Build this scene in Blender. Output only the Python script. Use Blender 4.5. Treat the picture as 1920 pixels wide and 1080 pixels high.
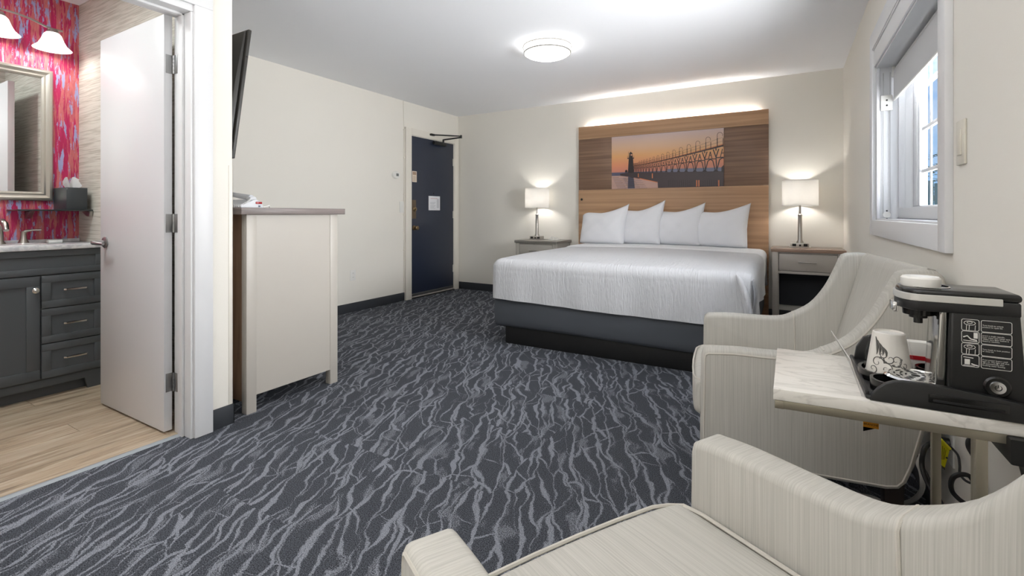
import bpy, bmesh, math, random
from mathutils import Vector, Matrix
random.seed(7)
for _o in list(bpy.data.objects): bpy.data.objects.remove(_o)
SC = bpy.context.scene
COL = SC.collection
PI = math.pi
R = math.radians

# ------------------------------------------------------------------ camera
cam_d = bpy.data.cameras.new('camera'); cam = bpy.data.objects.new('camera', cam_d); COL.objects.link(cam)
cam.location = (0, 0, 1.06); cam.rotation_euler = (R(90), 0, R(30.192))
cam_d.sensor_fit = 'HORIZONTAL'; cam_d.sensor_width = 36.0; cam_d.lens = 893.757 / 1920 * 36
cam_d.shift_y = -(540 - 401.125) / 1920
cam_d.clip_start = 0.02; cam_d.clip_end = 200
SC.camera = cam

# ------------------------------------------------------------------ sky
W = bpy.data.worlds.new('sky'); SC.world = W; W.use_nodes = True
wn = W.node_tree.nodes; wl = W.node_tree.links
for n in list(wn): wn.remove(n)
w_out = wn.new('ShaderNodeOutputWorld'); w_bg = wn.new('ShaderNodeBackground')
w_tc = wn.new('ShaderNodeTexCoord'); w_sep = wn.new('ShaderNodeSeparateXYZ')
w_rmp = wn.new('ShaderNodeValToRGB')
w_rmp.color_ramp.elements[0].position = 0.0; w_rmp.color_ramp.elements[0].color = (.34, .58, .86, 1)
w_rmp.color_ramp.elements[1].position = 0.45; w_rmp.color_ramp.elements[1].color = (.09, .28, .74, 1)
w_map = wn.new('ShaderNodeMapping'); w_map.inputs['Scale'].default_value = (2, 2, 7)
w_noi = wn.new('ShaderNodeTexNoise'); w_noi.inputs['Scale'].default_value = 2.2; w_noi.inputs['Detail'].default_value = 5
w_cr = wn.new('ShaderNodeValToRGB'); w_cr.color_ramp.elements[0].position = .48; w_cr.color_ramp.elements[1].position = .75
w_mix = wn.new('ShaderNodeMix'); w_mix.data_type = 'RGBA'; w_mix.inputs[7].default_value = (.62, .74, .9, 1)
wl.new(w_tc.outputs['Generated'], w_sep.inputs[0]); wl.new(w_sep.outputs['Z'], w_rmp.inputs[0])
wl.new(w_tc.outputs['Generated'], w_map.inputs[0]); wl.new(w_map.outputs[0], w_noi.inputs['Vector'])
wl.new(w_noi.outputs[0], w_cr.inputs[0]); wl.new(w_cr.outputs[0], w_mix.inputs[0])
wl.new(w_rmp.outputs[0], w_mix.inputs[6]); wl.new(w_mix.outputs[2], w_bg.inputs['Color'])
w_bg.inputs['Strength'].default_value = 1.0
wl.new(w_bg.outputs[0], w_out.inputs[0])

# ------------------------------------------------------------------ window daylight, added fill lights without lamp bodies, exposure
def area(name, loc, rot, sx, sy, power, col=(1, 1, 1), spread=180):
    d = bpy.data.lights.new(name, 'AREA'); d.shape = 'RECTANGLE'; d.size = sx; d.size_y = sy; d.energy = power; d.color = col
    d.spread = R(spread)
    o = bpy.data.objects.new(name, d); COL.objects.link(o); o.location = loc; o.rotation_euler = rot
    return o
def point(name, loc, power, r=.03, col=(1, 1, 1)):
    d = bpy.data.lights.new(name, 'POINT'); d.energy = power; d.shadow_soft_size = r; d.color = col
    o = bpy.data.objects.new(name, d); COL.objects.link(o); o.location = loc
    return o
area('added_ceiling_fill', (-1.0, -.3, 1.75), (R(176), 0, 0), 2.2, 1.2, 46, (1, 1, 1))  # added fill floating above the camera to brighten the ceiling, no lamp there
area('added_low_fill', (-1.0, -1.25, .95), (R(160), 0, 0), 2.6, .9, 6, (1, 1, 1))  # second added fill, aimed up from behind the camera, no fixture
area('window_daylight', (1.55, 2.9, 1.15), (0, R(105), 0), 2.2, 3.0, 500, (.97, .985, 1.0), 130)
area('added_bathroom_fill', (-3.1, .35, 2.42), (0, 0, 0), .4, .4, 17, (.92, .995, .985))  # added bathroom fill under the ceiling, no lamp body
VS = SC.view_settings
VS.view_transform = 'Standard'; VS.look = 'None'; VS.gamma = 1.0; VS.use_curve_mapping = False
VS.exposure = 0.16
SC.cycles.max_bounces = 10; SC.cycles.diffuse_bounces = 5; SC.cycles.transparent_max_bounces = 16

# ------------------------------------------------------------------ helpers
def S(r, g, b):
    f = lambda c: (c / 255 / 12.92) if c / 255 <= .04045 else ((c / 255 + .055) / 1.055) ** 2.4
    return (f(r), f(g), f(b), 1)
MATS = {}
def new_mat(name):
    m = bpy.data.materials.new(name); m.use_nodes = True
    return m, m.node_tree.nodes, m.node_tree.links, m.node_tree.nodes['Principled BSDF']
def mat(name, col, rough=.5, metal=0., spec=.5, var=0., vscale=8., bump=0., bscale=200., emit=None, estr=0., coat=0.):
    if name in MATS: return MATS[name]
    m, n, l, p = new_mat(name)
    p.inputs['Base Color'].default_value = col; p.inputs['Roughness'].default_value = rough
    p.inputs['Metallic'].default_value = metal; p.inputs['Specular IOR Level'].default_value = spec
    p.inputs['Coat Weight'].default_value = coat
    tc = n.new('ShaderNodeTexCoord')
    if var > 0:
        no = n.new('ShaderNodeTexNoise'); no.inputs['Scale'].default_value = vscale; no.inputs['Detail'].default_value = 4
        l.new(tc.outputs['Object'], no.inputs['Vector'])
        hs = n.new('ShaderNodeMapRange'); hs.inputs['To Min'].default_value = 1 - var; hs.inputs['To Max'].default_value = 1 + var
        l.new(no.outputs[0], hs.inputs[0])
        mx = n.new('ShaderNodeVectorMath'); mx.operation = 'SCALE'; mx.inputs[0].default_value = col[:3]
        l.new(hs.outputs[0], mx.inputs['Scale']); l.new(mx.outputs[0], p.inputs['Base Color'])
    if bump > 0:
        nb = n.new('ShaderNodeTexNoise'); nb.inputs['Scale'].default_value = bscale; nb.inputs['Detail'].default_value = 2
        l.new(tc.outputs['Object'], nb.inputs['Vector'])
        bp = n.new('ShaderNodeBump'); bp.inputs['Strength'].default_value = bump; bp.inputs['Distance'].default_value = .003
        l.new(nb.outputs[0], bp.inputs['Height']); l.new(bp.outputs[0], p.inputs['Normal'])
    if emit:
        p.inputs['Emission Color'].default_value = emit; p.inputs['Emission Strength'].default_value = estr
    MATS[name] = m
    return m
def streak(name, c1, c2, scale, rough=.6, lo=.35, hi=.65, bump=.15, spec=.4, detail=5., dist=.6):
    """noise stretched along the axes with the small scale values"""
    if name in MATS: return MATS[name]
    m, n, l, p = new_mat(name)
    tc = n.new('ShaderNodeTexCoord'); mp = n.new('ShaderNodeMapping'); mp.inputs['Scale'].default_value = scale
    no = n.new('ShaderNodeTexNoise'); no.inputs['Scale'].default_value = 1; no.inputs['Detail'].default_value = detail
    no.inputs['Distortion'].default_value = dist
    cr = n.new('ShaderNodeValToRGB'); cr.color_ramp.elements[0].position = lo; cr.color_ramp.elements[1].position = hi
    cr.color_ramp.elements[0].color = c1; cr.color_ramp.elements[1].color = c2
    l.new(tc.outputs['Object'], mp.inputs[0]); l.new(mp.outputs[0], no.inputs['Vector']); l.new(no.outputs[0], cr.inputs[0])
    l.new(cr.outputs[0], p.inputs['Base Color'])
    if bump:
        bp = n.new('ShaderNodeBump'); bp.inputs['Strength'].default_value = bump; bp.inputs['Distance'].default_value = .002
        l.new(no.outputs[0], bp.inputs['Height']); l.new(bp.outputs[0], p.inputs['Normal'])
    p.inputs['Roughness'].default_value = rough; p.inputs['Specular IOR Level'].default_value = spec
    MATS[name] = m
    return m
def glass_mat(name, tint=(1, 1, 1, 1), ior=1.45):
    if name in MATS: return MATS[name]
    m, n, l, p = new_mat(name); n.remove(p); out = n['Material Output']
    t = n.new('ShaderNodeBsdfTransparent'); t.inputs[0].default_value = tint
    g = n.new('ShaderNodeBsdfGlossy'); g.inputs['Roughness'].default_value = .02
    fr = n.new('ShaderNodeFresnel'); fr.inputs[0].default_value = ior
    ge = n.new('ShaderNodeNewGeometry'); iv = n.new('ShaderNodeMath'); iv.operation = 'SUBTRACT'; iv.inputs[0].default_value = 1.
    fm = n.new('ShaderNodeMath'); fm.operation = 'MULTIPLY'
    l.new(ge.outputs['Backfacing'], iv.inputs[1]); l.new(iv.outputs[0], fm.inputs[0]); l.new(fr.outputs[0], fm.inputs[1])
    mx = n.new('ShaderNodeMixShader')
    l.new(fm.outputs[0], mx.inputs[0]); l.new(t.outputs[0], mx.inputs[1]); l.new(g.outputs[0], mx.inputs[2]); l.new(mx.outputs[0], out.inputs[0])
    MATS[name] = m
    return m

def box(bm, x0, x1, y0, y1, z0, z1, b=0., seg=2, mi=0):
    old = set(bm.faces)
    x0, x1 = min(x0, x1), max(x0, x1); y0, y1 = min(y0, y1), max(y0, y1); z0, z1 = min(z0, z1), max(z0, z1)
    vs = bmesh.ops.create_cube(bm, size=1)['verts']
    for v in vs: v.co = Vector(((x0 + x1) / 2 + v.co.x * (x1 - x0), (y0 + y1) / 2 + v.co.y * (y1 - y0), (z0 + z1) / 2 + v.co.z * (z1 - z0)))
    if b > 0:
        b = min(b, .49 * min(x1 - x0, y1 - y0, z1 - z0))
        bmesh.ops.bevel(bm, geom=list({e for v in vs for e in v.link_edges}), offset=b, segments=seg, affect='EDGES', profile=.5)
    if mi:
        for f in set(bm.faces) - old: f.material_index = mi
    return bm
def tube(bm, pts, r, seg=8, closed=False, mi=0):
    pts = [Vector(p) for p in pts]; n = len(pts); rings = []; up = None
    for i, p in enumerate(pts):
        a = pts[(i - 1) % n] if (closed or i) else p; c = pts[(i + 1) % n] if (closed or i < n - 1) else p
        t = (c - a)
        t = t.normalized() if t.length > 1e-9 else Vector((0, 0, 1))
        if up is None:
            up = Vector((0, 0, 1)) if abs(t.z) < .9 else Vector((1, 0, 0))
        s = t.cross(up)
        if s.length < 1e-6: s = t.cross(Vector((1, 0, 0)))
        s.normalize(); up = s.cross(t).normalized()
        rr = r[i] if isinstance(r, (list, tuple)) else r
        rings.append([bm.verts.new(p + rr * (math.cos(2 * PI * k / seg) * s + math.sin(2 * PI * k / seg) * up)) for k in range(seg)])
    m = n if closed else n - 1
    for i in range(m):
        A, B = rings[i], rings[(i + 1) % n]
        for k in range(seg):
            f = bm.faces.new((A[k], A[(k + 1) % seg], B[(k + 1) % seg], B[k])); f.material_index = mi
    if not closed:
        f = bm.faces.new(rings[0][::-1]); f.material_index = mi
        f = bm.faces.new(rings[-1]); f.material_index = mi
    return bm
def lathe(bm, prof, seg=24, c=(0, 0, 0), axis='Z', mi=0, cap=True):
    c = Vector(c); rings = []
    for r, h in prof:
        ring = []
        for k in range(seg):
            a = 2 * PI * k / seg; u, v = r * math.cos(a), r * math.sin(a)
            p = {'Z': Vector((u, v, h)), 'X': Vector((h, u, v)), 'Y': Vector((u, h, v))}[axis]
            ring.append(bm.verts.new(c + p))
        rings.append(ring)
    fl = axis == 'Y'
    for i in range(len(rings) - 1):
        for k in range(seg):
            q = (rings[i][k], rings[i][(k + 1) % seg], rings[i + 1][(k + 1) % seg], rings[i + 1][k])
            f = bm.faces.new(q[::-1] if fl else q); f.material_index = mi
    if cap:
        f = bm.faces.new(rings[0][::-1]); f.material_index = mi
        f = bm.faces.new(rings[-1]); f.material_index = mi
    bmesh.ops.recalc_face_normals(bm, faces=bm.faces)
    return bm
def prism(bm, poly, axis, t0, t1, b=0., seg=2, mi=0):
    """poly in the plane across the axis: X -> (y,z), Y -> (x,z), Z -> (x,y)"""
    old = set(bm.faces)
    mk = {'X': lambda a, c, t: (t, a, c), 'Y': lambda a, c, t: (a, t, c), 'Z': lambda a, c, t: (a, c, t)}[axis]
    A = [bm.verts.new(mk(a, c, t0)) for a, c in poly]; B = [bm.verts.new(mk(a, c, t1)) for a, c in poly]
    n = len(poly); fs = [bm.faces.new(A), bm.faces.new(B[::-1])]
    for i in range(n): fs.append(bm.faces.new((A[i], B[i], B[(i + 1) % n], A[(i + 1) % n])))
    bmesh.ops.recalc_face_normals(bm, faces=fs)
    if b > 0:
        es = list({e for f in fs[:2] for e in f.edges})
        bmesh.ops.bevel(bm, geom=es, offset=b, segments=seg, affect='EDGES', profile=.5)
    if mi:
        for f in set(bm.faces) - old: f.material_index = mi
    return bm
def NB(): return bmesh.new()
XF = {}
def tag(o, label=None, cat=None, group=None, kind=None):
    if label: o['label'] = label
    if cat: o['category'] = cat
    if group: o['group'] = group
    if kind: o['kind'] = kind
    return o
def obj(name, bm, mats, parent=None, smooth=40, label=None, world=True):
    me = bpy.data.meshes.new(name)
    bm.normal_update()
    if parent is not None and world:
        bm.transform(XF.get(parent.name, Matrix.Identity(4)).inverted())
    bm.to_mesh(me); bm.free()
    for m in (mats if isinstance(mats, (list, tuple)) else [mats]): me.materials.append(m)
    if smooth:
        for p in me.polygons: p.use_smooth = True
        me.set_sharp_from_angle(angle=R(smooth))
    o = bpy.data.objects.new(name, me); COL.objects.link(o)
    if parent is not None:
        o.parent = parent; XF[o.name] = XF.get(parent.name, Matrix.Identity(4))
    if label: o['label'] = label
    return o
def thing(name, label, cat, loc=(0, 0, 0), rz=0., group=None, kind=None):
    o = bpy.data.objects.new(name, None); COL.objects.link(o); o.empty_display_size = .1
    o.location = loc; o.rotation_euler = (0, 0, rz)
    XF[o.name] = Matrix.Translation(loc) @ Matrix.Rotation(rz, 4, 'Z')
    return tag(o, label, cat, group, kind)
def copy_tree(o, parent=None):
    c = o.copy(); COL.objects.link(c)
    if parent: c.parent = parent
    for ch in list(o.children): copy_tree(ch, c)
    return c
def struct(name, bm, m, parent=None, smooth=40):
    o = obj(name, bm, m, parent, smooth)
    if parent is None: o['kind'] = 'structure'
    return o
def text(name, s, size, m, parent, loc, rot, align='LEFT'):
    cu = bpy.data.curves.new(name, 'FONT'); cu.body = s; cu.size = size; cu.align_x = align; cu.extrude = .0001
    cu.materials.append(m); cu.resolution_u = 2
    tmp = bpy.data.objects.new('lettering_curve', cu); me = bpy.data.meshes.new_from_object(tmp); bpy.data.objects.remove(tmp); bpy.data.curves.remove(cu)
    o = bpy.data.objects.new(name, me); COL.objects.link(o)
    M = Matrix.Translation(loc) @ rot.to_matrix().to_4x4()
    o.parent = parent
    L = XF.get(parent.name, Matrix.Identity(4)).inverted() @ M
    o.location = L.to_translation(); o.rotation_euler = L.to_euler()
    return o
from mathutils import Euler
FACE_NEG_Y = Euler((R(90), 0, 0)); FACE_POS_X = Euler((R(90), 0, R(90)))

# ------------------------------------------------------------------ dimensions
XL, XR, YB, ZC = -4.081, .444, 5.487, 2.445
XP, YP = -2.44, 1.374          # partition face, partition corner
XPI = -2.575                   # bathroom side of the partition
YT = 1.295                     # textured bathroom wall
YF = -1.7                      # wall behind the camera

# ------------------------------------------------------------------ surface materials
M_wall = mat('cream_paint', S(233, 229, 220), .75, bump=.10, bscale=260, var=.012, vscale=1.5)
M_ceil = mat('white_ceiling_paint', S(246, 247, 250), .85, bump=.05, bscale=120, var=.01, vscale=2)
M_white = mat('white_trim_paint', S(222, 222, 223), .42, bump=.03, bscale=60)
M_cream = mat('cream_trim_paint', S(228, 223, 212), .45, bump=.03, bscale=60)
M_base = mat('charcoal_rubber_base', S(52, 55, 60), .55, var=.1, vscale=20)
M_black = mat('black_plastic', S(26, 26, 26), .42, bump=.08, bscale=900)
M_blackg = mat('black_gloss_plastic', S(18, 18, 18), .2)
M_nickel = mat('brushed_nickel', S(176, 172, 166), .30, 1.0)
M_steel = mat('satin_steel', S(165, 165, 165), .35, 1.0)
M_chrome = mat('chrome', S(225, 225, 225), .08, 1.0)
M_plastic = mat('white_plastic', S(228, 227, 222), .35)
M_dark = mat('dark_hole', S(12, 12, 12), .7)

def carpet():
    m, n, l, p = new_mat('patterned_carpet')
    g = n.new('ShaderNodeNewGeometry'); oi = n.new('ShaderNodeObjectInfo')
    gt = n.new('ShaderNodeMath'); gt.operation = 'GREATER_THAN'; gt.inputs[1].default_value = .72
    mu = n.new('ShaderNodeMath'); mu.operation = 'MULTIPLY'; mu2 = n.new('ShaderNodeMath'); mu2.operation = 'MULTIPLY'; mu2.inputs[1].default_value = 7.3
    l.new(oi.outputs['Random'], gt.inputs[0]); l.new(gt.outputs[0], mu.inputs[0]); l.new(oi.outputs['Random'], mu.inputs[1]); l.new(mu.outputs[0], mu2.inputs[0])
    ad = n.new('ShaderNodeVectorMath'); ad.operation = 'ADD'
    l.new(g.outputs['Position'], ad.inputs[0]); l.new(mu2.outputs[0], ad.inputs[1])
    def mapping(rot, sc, src):
        mp = n.new('ShaderNodeMapping'); mp.vector_type = 'POINT'
        mp.inputs['Rotation'].default_value = (0, 0, rot); mp.inputs['Scale'].default_value = (1, 1, 1)
        l.new(src, mp.inputs[0]); m2 = n.new('ShaderNodeMapping'); m2.inputs['Scale'].default_value = sc
        l.new(mp.outputs[0], m2.inputs[0]); return m2.outputs[0]
    rot = R(-115)                      # veins run along this direction (x after turning)
    v = mapping(rot, (1, 1, 1), ad.outputs[0])
    # wandering of the veins
    def warp(src, scale, amp, detail):
        nz = n.new('ShaderNodeTexNoise'); nz.inputs['Scale'].default_value = scale; nz.inputs['Detail'].default_value = detail; nz.inputs['Roughness'].default_value = .55
        l.new(v, nz.inputs['Vector'])
        sb = n.new('ShaderNodeVectorMath'); sb.operation = 'SUBTRACT'; sb.inputs[1].default_value = (.5, .5, .5); l.new(nz.outputs['Color'], sb.inputs[0])
        sc = n.new('ShaderNodeVectorMath'); sc.operation = 'MULTIPLY'; sc.inputs[1].default_value = amp; l.new(sb.outputs[0], sc.inputs[0])
        a2 = n.new('ShaderNodeVectorMath'); a2.operation = 'ADD'; l.new(src, a2.inputs[0]); l.new(sc.outputs[0], a2.inputs[1]); return a2.outputs[0]
    a2 = warp(warp(v, 3.2, (.22, .16, 0), 2), 14, (.05, .042, 0), 3)
    def M2(op, a, b=None, clamp=False):
        q = n.new('ShaderNodeMath'); q.operation = op; q.use_clamp = clamp
        for k_, x_ in enumerate((a, b)):
            if x_ is None: continue
            if isinstance(x_, (int, float)): q.inputs[k_].default_value = x_
            else: l.new(x_, q.inputs[k_])
        return q.outputs[0]
    def veins(sx, sy, wlo, whi, nlo, nhi, off, cellrand=1.):
        def vd(dx, dy):
            mp = n.new('ShaderNodeMapping'); mp.inputs['Scale'].default_value = (sx, sy, 0); mp.inputs['Location'].default_value = (off + dx * sx, off * .7 + dy * sy, 0)
            l.new(a2, mp.inputs[0])
            vo = n.new('ShaderNodeTexVoronoi'); vo.feature = 'DISTANCE_TO_EDGE'; vo.voronoi_dimensions = '2D'; vo.inputs['Scale'].default_value = 1; vo.inputs['Randomness'].default_value = cellrand
            l.new(mp.outputs[0], vo.inputs['Vector']); return vo.outputs['Distance']
        e = .0015
        d0 = vd(0, 0); gx = M2('DIVIDE', M2('SUBTRACT', vd(e, 0), d0), e); gy = M2('DIVIDE', M2('SUBTRACT', vd(0, e), d0), e)
        g_ = M2('SQRT', M2('ADD', M2('MULTIPLY', gx, gx), M2('MULTIPLY', gy, gy)))
        pd = M2('DIVIDE', d0, M2('MAXIMUM', g_, sx * .6))          # distance in metres
        nw = n.new('ShaderNodeTexNoise'); nw.inputs['Scale'].default_value = 7; nw.inputs['Detail'].default_value = 3
        mo = n.new('ShaderNodeMapping'); mo.inputs['Location'].default_value = (off * 3 + 4, off, 0); mo.inputs['Scale'].default_value = (.7, 1.7, 1); l.new(v, mo.inputs[0]); l.new(mo.outputs[0], nw.inputs['Vector'])
        wr = n.new('ShaderNodeMapRange'); wr.inputs['From Min'].default_value = nlo; wr.inputs['From Max'].default_value = nhi; wr.clamp = True
        wr.inputs['To Min'].default_value = wlo; wr.inputs['To Max'].default_value = whi
        l.new(nw.outputs[0], wr.inputs[0])
        tx = M2('DIVIDE', M2('ABSOLUTE', gx), M2('MAXIMUM', g_, .01))
        wd = M2('MULTIPLY', wr.outputs[0], M2('SUBTRACT', 1.0, M2('MULTIPLY', tx, .5)))
        return M2('MAXIMUM', M2('DIVIDE', M2('SUBTRACT', wd, pd), .0045), -1.2)
    v1 = veins(2.2, 11.0, .0022, .0135, .38, .70, 0.)
    v2 = veins(3.0, 14.0, .0, .0095, .36, .70, 5.3)
    mx = n.new('ShaderNodeMath'); mx.operation = 'MAXIMUM'; l.new(v1, mx.inputs[0]); l.new(v2, mx.inputs[1])
    # pile speckle
    sp = n.new('ShaderNodeTexNoise'); sp.inputs['Scale'].default_value = 270; sp.inputs['Detail'].default_value = 3; l.new(g.outputs['Position'], sp.inputs['Vector'])
    bs = n.new('ShaderNodeValToRGB'); bs.color_ramp.elements[0].position = .34; bs.color_ramp.elements[1].position = .68
    bs.color_ramp.elements[0].color = S(32, 34, 39); bs.color_ramp.elements[1].color = S(94, 97, 104)
    l.new(sp.outputs[0], bs.inputs[0])
    vs = n.new('ShaderNodeValToRGB'); vs.color_ramp.elements[0].position = .3; vs.color_ramp.elements[1].position = .7
    vs.color_ramp.elements[0].color = S(92, 95, 102); vs.color_ramp.elements[1].color = S(152, 155, 163)
    l.new(sp.outputs[0], vs.inputs[0])
    # faint lighter clouds, then the vein edges frayed by the pile
    mb = n.new('ShaderNodeMapping'); mb.inputs['Scale'].default_value = (3.2, 9, 1); mb.inputs['Location'].default_value = (2, 7, 0); l.new(a2, mb.inputs[0])
    nb = n.new('ShaderNodeTexNoise'); nb.inputs['Scale'].default_value = 1.6; nb.inputs['Detail'].default_value = 4; l.new(mb.outputs[0], nb.inputs['Vector'])
    bl = M2('MULTIPLY', M2('SUBTRACT', nb.outputs[0], .57), 9., False)
    bl = M2('MINIMUM', M2('SUBTRACT', bl, .55), .05)
    fr = M2('MULTIPLY', M2('SUBTRACT', sp.outputs[0], .5), 2.6)
    f2 = M2('ADD', M2('ADD', M2('MINIMUM', M2('MAXIMUM', mx.outputs[0], bl), 1.2), fr), .42, True)
    mc = n.new('ShaderNodeMix'); mc.data_type = 'RGBA'
    l.new(f2, mc.inputs[0]); l.new(bs.outputs[0], mc.inputs[6]); l.new(vs.outputs[0], mc.inputs[7])
    l.new(mc.outputs[2], p.inputs['Base Color'])
    bp = n.new('ShaderNodeBump'); bp.inputs['Strength'].default_value = .5; bp.inputs['Distance'].default_value = .004
    l.new(sp.outputs[0], bp.inputs['Height']); l.new(bp.outputs[0], p.inputs['Normal'])
    p.inputs['Roughness'].default_value = .95; p.inputs['Specular IOR Level'].default_value = .1
    return m
M_carpet = carpet()

def pink_paper():
    m, n, l, p = new_mat('painted_wallpaper')
    tc = n.new('ShaderNodeTexCoord')
    def layer(scale, loc, lo, hi, detail=6, dist=.4):
        mp = n.new('ShaderNodeMapping'); mp.inputs['Scale'].default_value = scale; mp.inputs['Location'].default_value = loc
        no = n.new('ShaderNodeTexNoise'); no.inputs['Scale'].default_value = 1; no.inputs['Detail'].default_value = detail; no.inputs['Roughness'].default_value = .68
        no.inputs['Distortion'].default_value = dist
        mr = n.new('ShaderNodeMapRange'); mr.inputs['From Min'].default_value = lo; mr.inputs['From Max'].default_value = hi
        l.new(tc.outputs['Object'], mp.inputs[0]); l.new(mp.outputs[0], no.inputs['Vector']); l.new(no.outputs[0], mr.inputs[0])
        return mr.outputs[0]
    a = layer((1, 34, 3.0), (0, 0, 0), .48, .52, 9, .25)
    b = layer((1, 38, 7.5), (3, 5, 1), .55, .57, 11, .25)
    c = layer((1, 60, 7), (1, 9, 4), .4, .6)
    m1 = n.new('ShaderNodeMix'); m1.data_type = 'RGBA'; m1.inputs[6].default_value = S(190, 32, 94); m1.inputs[7].default_value = S(206, 116, 116); l.new(a, m1.inputs[0])
    m0 = n.new('ShaderNodeMix'); m0.data_type = 'RGBA'; m0.blend_type = 'MULTIPLY'; m0.inputs[7].default_value = (.80, .66, .74, 1); l.new(c, m0.inputs[0]); l.new(m1.outputs[2], m0.inputs[6])
    m2 = n.new('ShaderNodeMix'); m2.data_type = 'RGBA'; m2.inputs[7].default_value = S(160, 160, 204); l.new(b, m2.inputs[0]); l.new(m0.outputs[2], m2.inputs[6])
    l.new(m2.outputs[2], p.inputs['Base Color']); p.inputs['Roughness'].default_value = .5
    return m
M_pink = pink_paper()
M_grass = streak('grasscloth_wallpaper', S(178, 173, 161), S(212, 209, 199), (5, 5, 170), .6, .34, .56, .4, dist=.35, detail=5)
M_oak = streak('light_wood_laminate', S(140, 104, 76), S(200, 163, 128), (.55, 8, 34), .42, .16, .84, .02, dist=.12, detail=9)
M_walnut = streak('grey_brown_wood_laminate', S(92, 68, 54), S(150, 120, 98), (.9, 8, 44), .45, .20, .80, .02, dist=.15, detail=9)
M_taupe = mat('taupe_lacquer', S(176, 169, 161), .38, var=.01)
M_taupe_l = mat('pale_taupe_lacquer', S(186, 180, 171), .42, var=.01)
M_greywood = streak('grey_wood_veneer', S(104, 94, 90), S(142, 131, 128), (14, 2.2, 60), .4, .3, .7, .02)
M_brownwood = streak('brown_wood_panel', S(112, 86, 66), S(152, 122, 98), (30, 30, 2.4), .5, .3, .7, .02)
M_topR = streak('brown_veneer_top', S(134, 108, 94), S(160, 134, 118), (2.5, 40, 40), .22, .3, .7, .02)
M_vanity = mat('charcoal_vanity_paint', S(82, 86, 90), .45, var=.02)

# ------------------------------------------------------------------ room shell
bm = NB(); box(bm, XP - .09, XR, YF, YP, -.12, -.004); box(bm, XL, XR, YP, YB, -.12, -.004)
FLOOR = struct('floor', bm, M_carpet)
tile_meshes = {}
def carpet_tile(x0, x1, y0, y1):
    k = (round(x1 - x0, 4), round(y1 - y0, 4))
    if k not in tile_meshes:
        b_ = NB(); box(b_, .0001, k[0] - .0001, .0001, k[1] - .0001, -.0045, 0, .0004, 1)
        me = bpy.data.meshes.new('carpet_tile'); b_.to_mesh(me); b_.free(); me.materials.append(M_carpet); tile_meshes[k] = me
    o = bpy.data.objects.new('carpet_tile', tile_meshes[k]); COL.objects.link(o); o.parent = FLOOR; o.location = (x0, y0, 0)
T = .5
for i in range(-9, 1):
    for j in range(0, 11):
        x0, x1 = max(i * T + .02, XL), min((i + 1) * T + .02, XR); y0, y1 = j * T + .02, min((j + 1) * T + .02, YB)
        if x1 - x0 < .02 or y1 - y0 < .02: continue
        if x0 > -2.05 and x1 < -.3 and y0 > 3.4: continue         # under the bed
        if y0 < YP:
            if x1 <= XP - .075: continue
            if x0 < XP - .075 and y1 <= YP: x0 = XP - .075
            elif x0 < XP - .075:
                carpet_tile(XP - .075, x1, y0, YP); y0 = YP
                if y1 - y0 < .02: continue
        carpet_tile(x0, x1, y0, y1)
bm = NB(); box(bm, XL - .15, XR + .25, YF - .1, YB + .15, ZC, ZC + .1); struct('ceiling', bm, M_ceil)
bm = NB(); box(bm, XL - .12, XR + .25, YB, YB + .12, -.1, ZC); struct('wall_back', bm, M_wall)
bm = NB(); box(bm, XL - .12, XL, YP, YB, -.1, ZC); struct('wall_left', bm, M_wall)
bm = NB(); box(bm, XP - .2, XR + .25, YF - .1, YF, -.1, ZC); struct('wall_front', bm, M_wall)
# right wall with the window opening
WY0, WY1, WZ0, WZ1 = 2.065, 3.51, 1.025, 1.925
bm = NB()
box(bm, XR, XR + .20, YF, WY0, -.1, ZC); box(bm, XR, XR + .20, WY1, YB, -.1, ZC)
box(bm, XR, XR + .20, WY0, WY1, -.1, WZ0); box(bm, XR, XR + .20, WY0, WY1, WZ1, ZC)
struct('wall_right', bm, M_wall)
# wall between bathroom and bedroom
OY0, OY1, OZ = .425, 1.178, 2.035
bm = NB(); box(bm, XPI, XP, OY1 + .015, YP, -.1, ZC); box(bm, XPI, XP, YF, OY0 - .015, -.1, ZC); box(bm, XPI, XP, OY0 - .015, OY1 + .015, OZ + .015, ZC)
box(bm, XL - .12, XPI, YT + .004, YP, -.1, ZC)
struct('wall_partition', bm, M_wall)
bm = NB(); box(bm, XL, XPI, YT - .004, YT + .004, -.1, ZC); struct('wall_bathroom_end', bm, M_grass)
bm = NB(); box(bm, XL - .12, XL, -.75, YT - .004, -.1, ZC); struct('wall_bathroom_left', bm, M_pink)
bm = NB(); box(bm, XL, XPI, -.85, -.75, -.1, ZC); struct('wall_bathroom_front', bm, M_grass)
bm = NB(); box(bm, XPI - .006, XPI, -.75, OY0 - .06, -.1, ZC); box(bm, XPI - .006, XPI, OY0 - .06, YT - .004, OZ + .05, ZC); struct('wall_bathroom_right', bm, M_grass)

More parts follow.
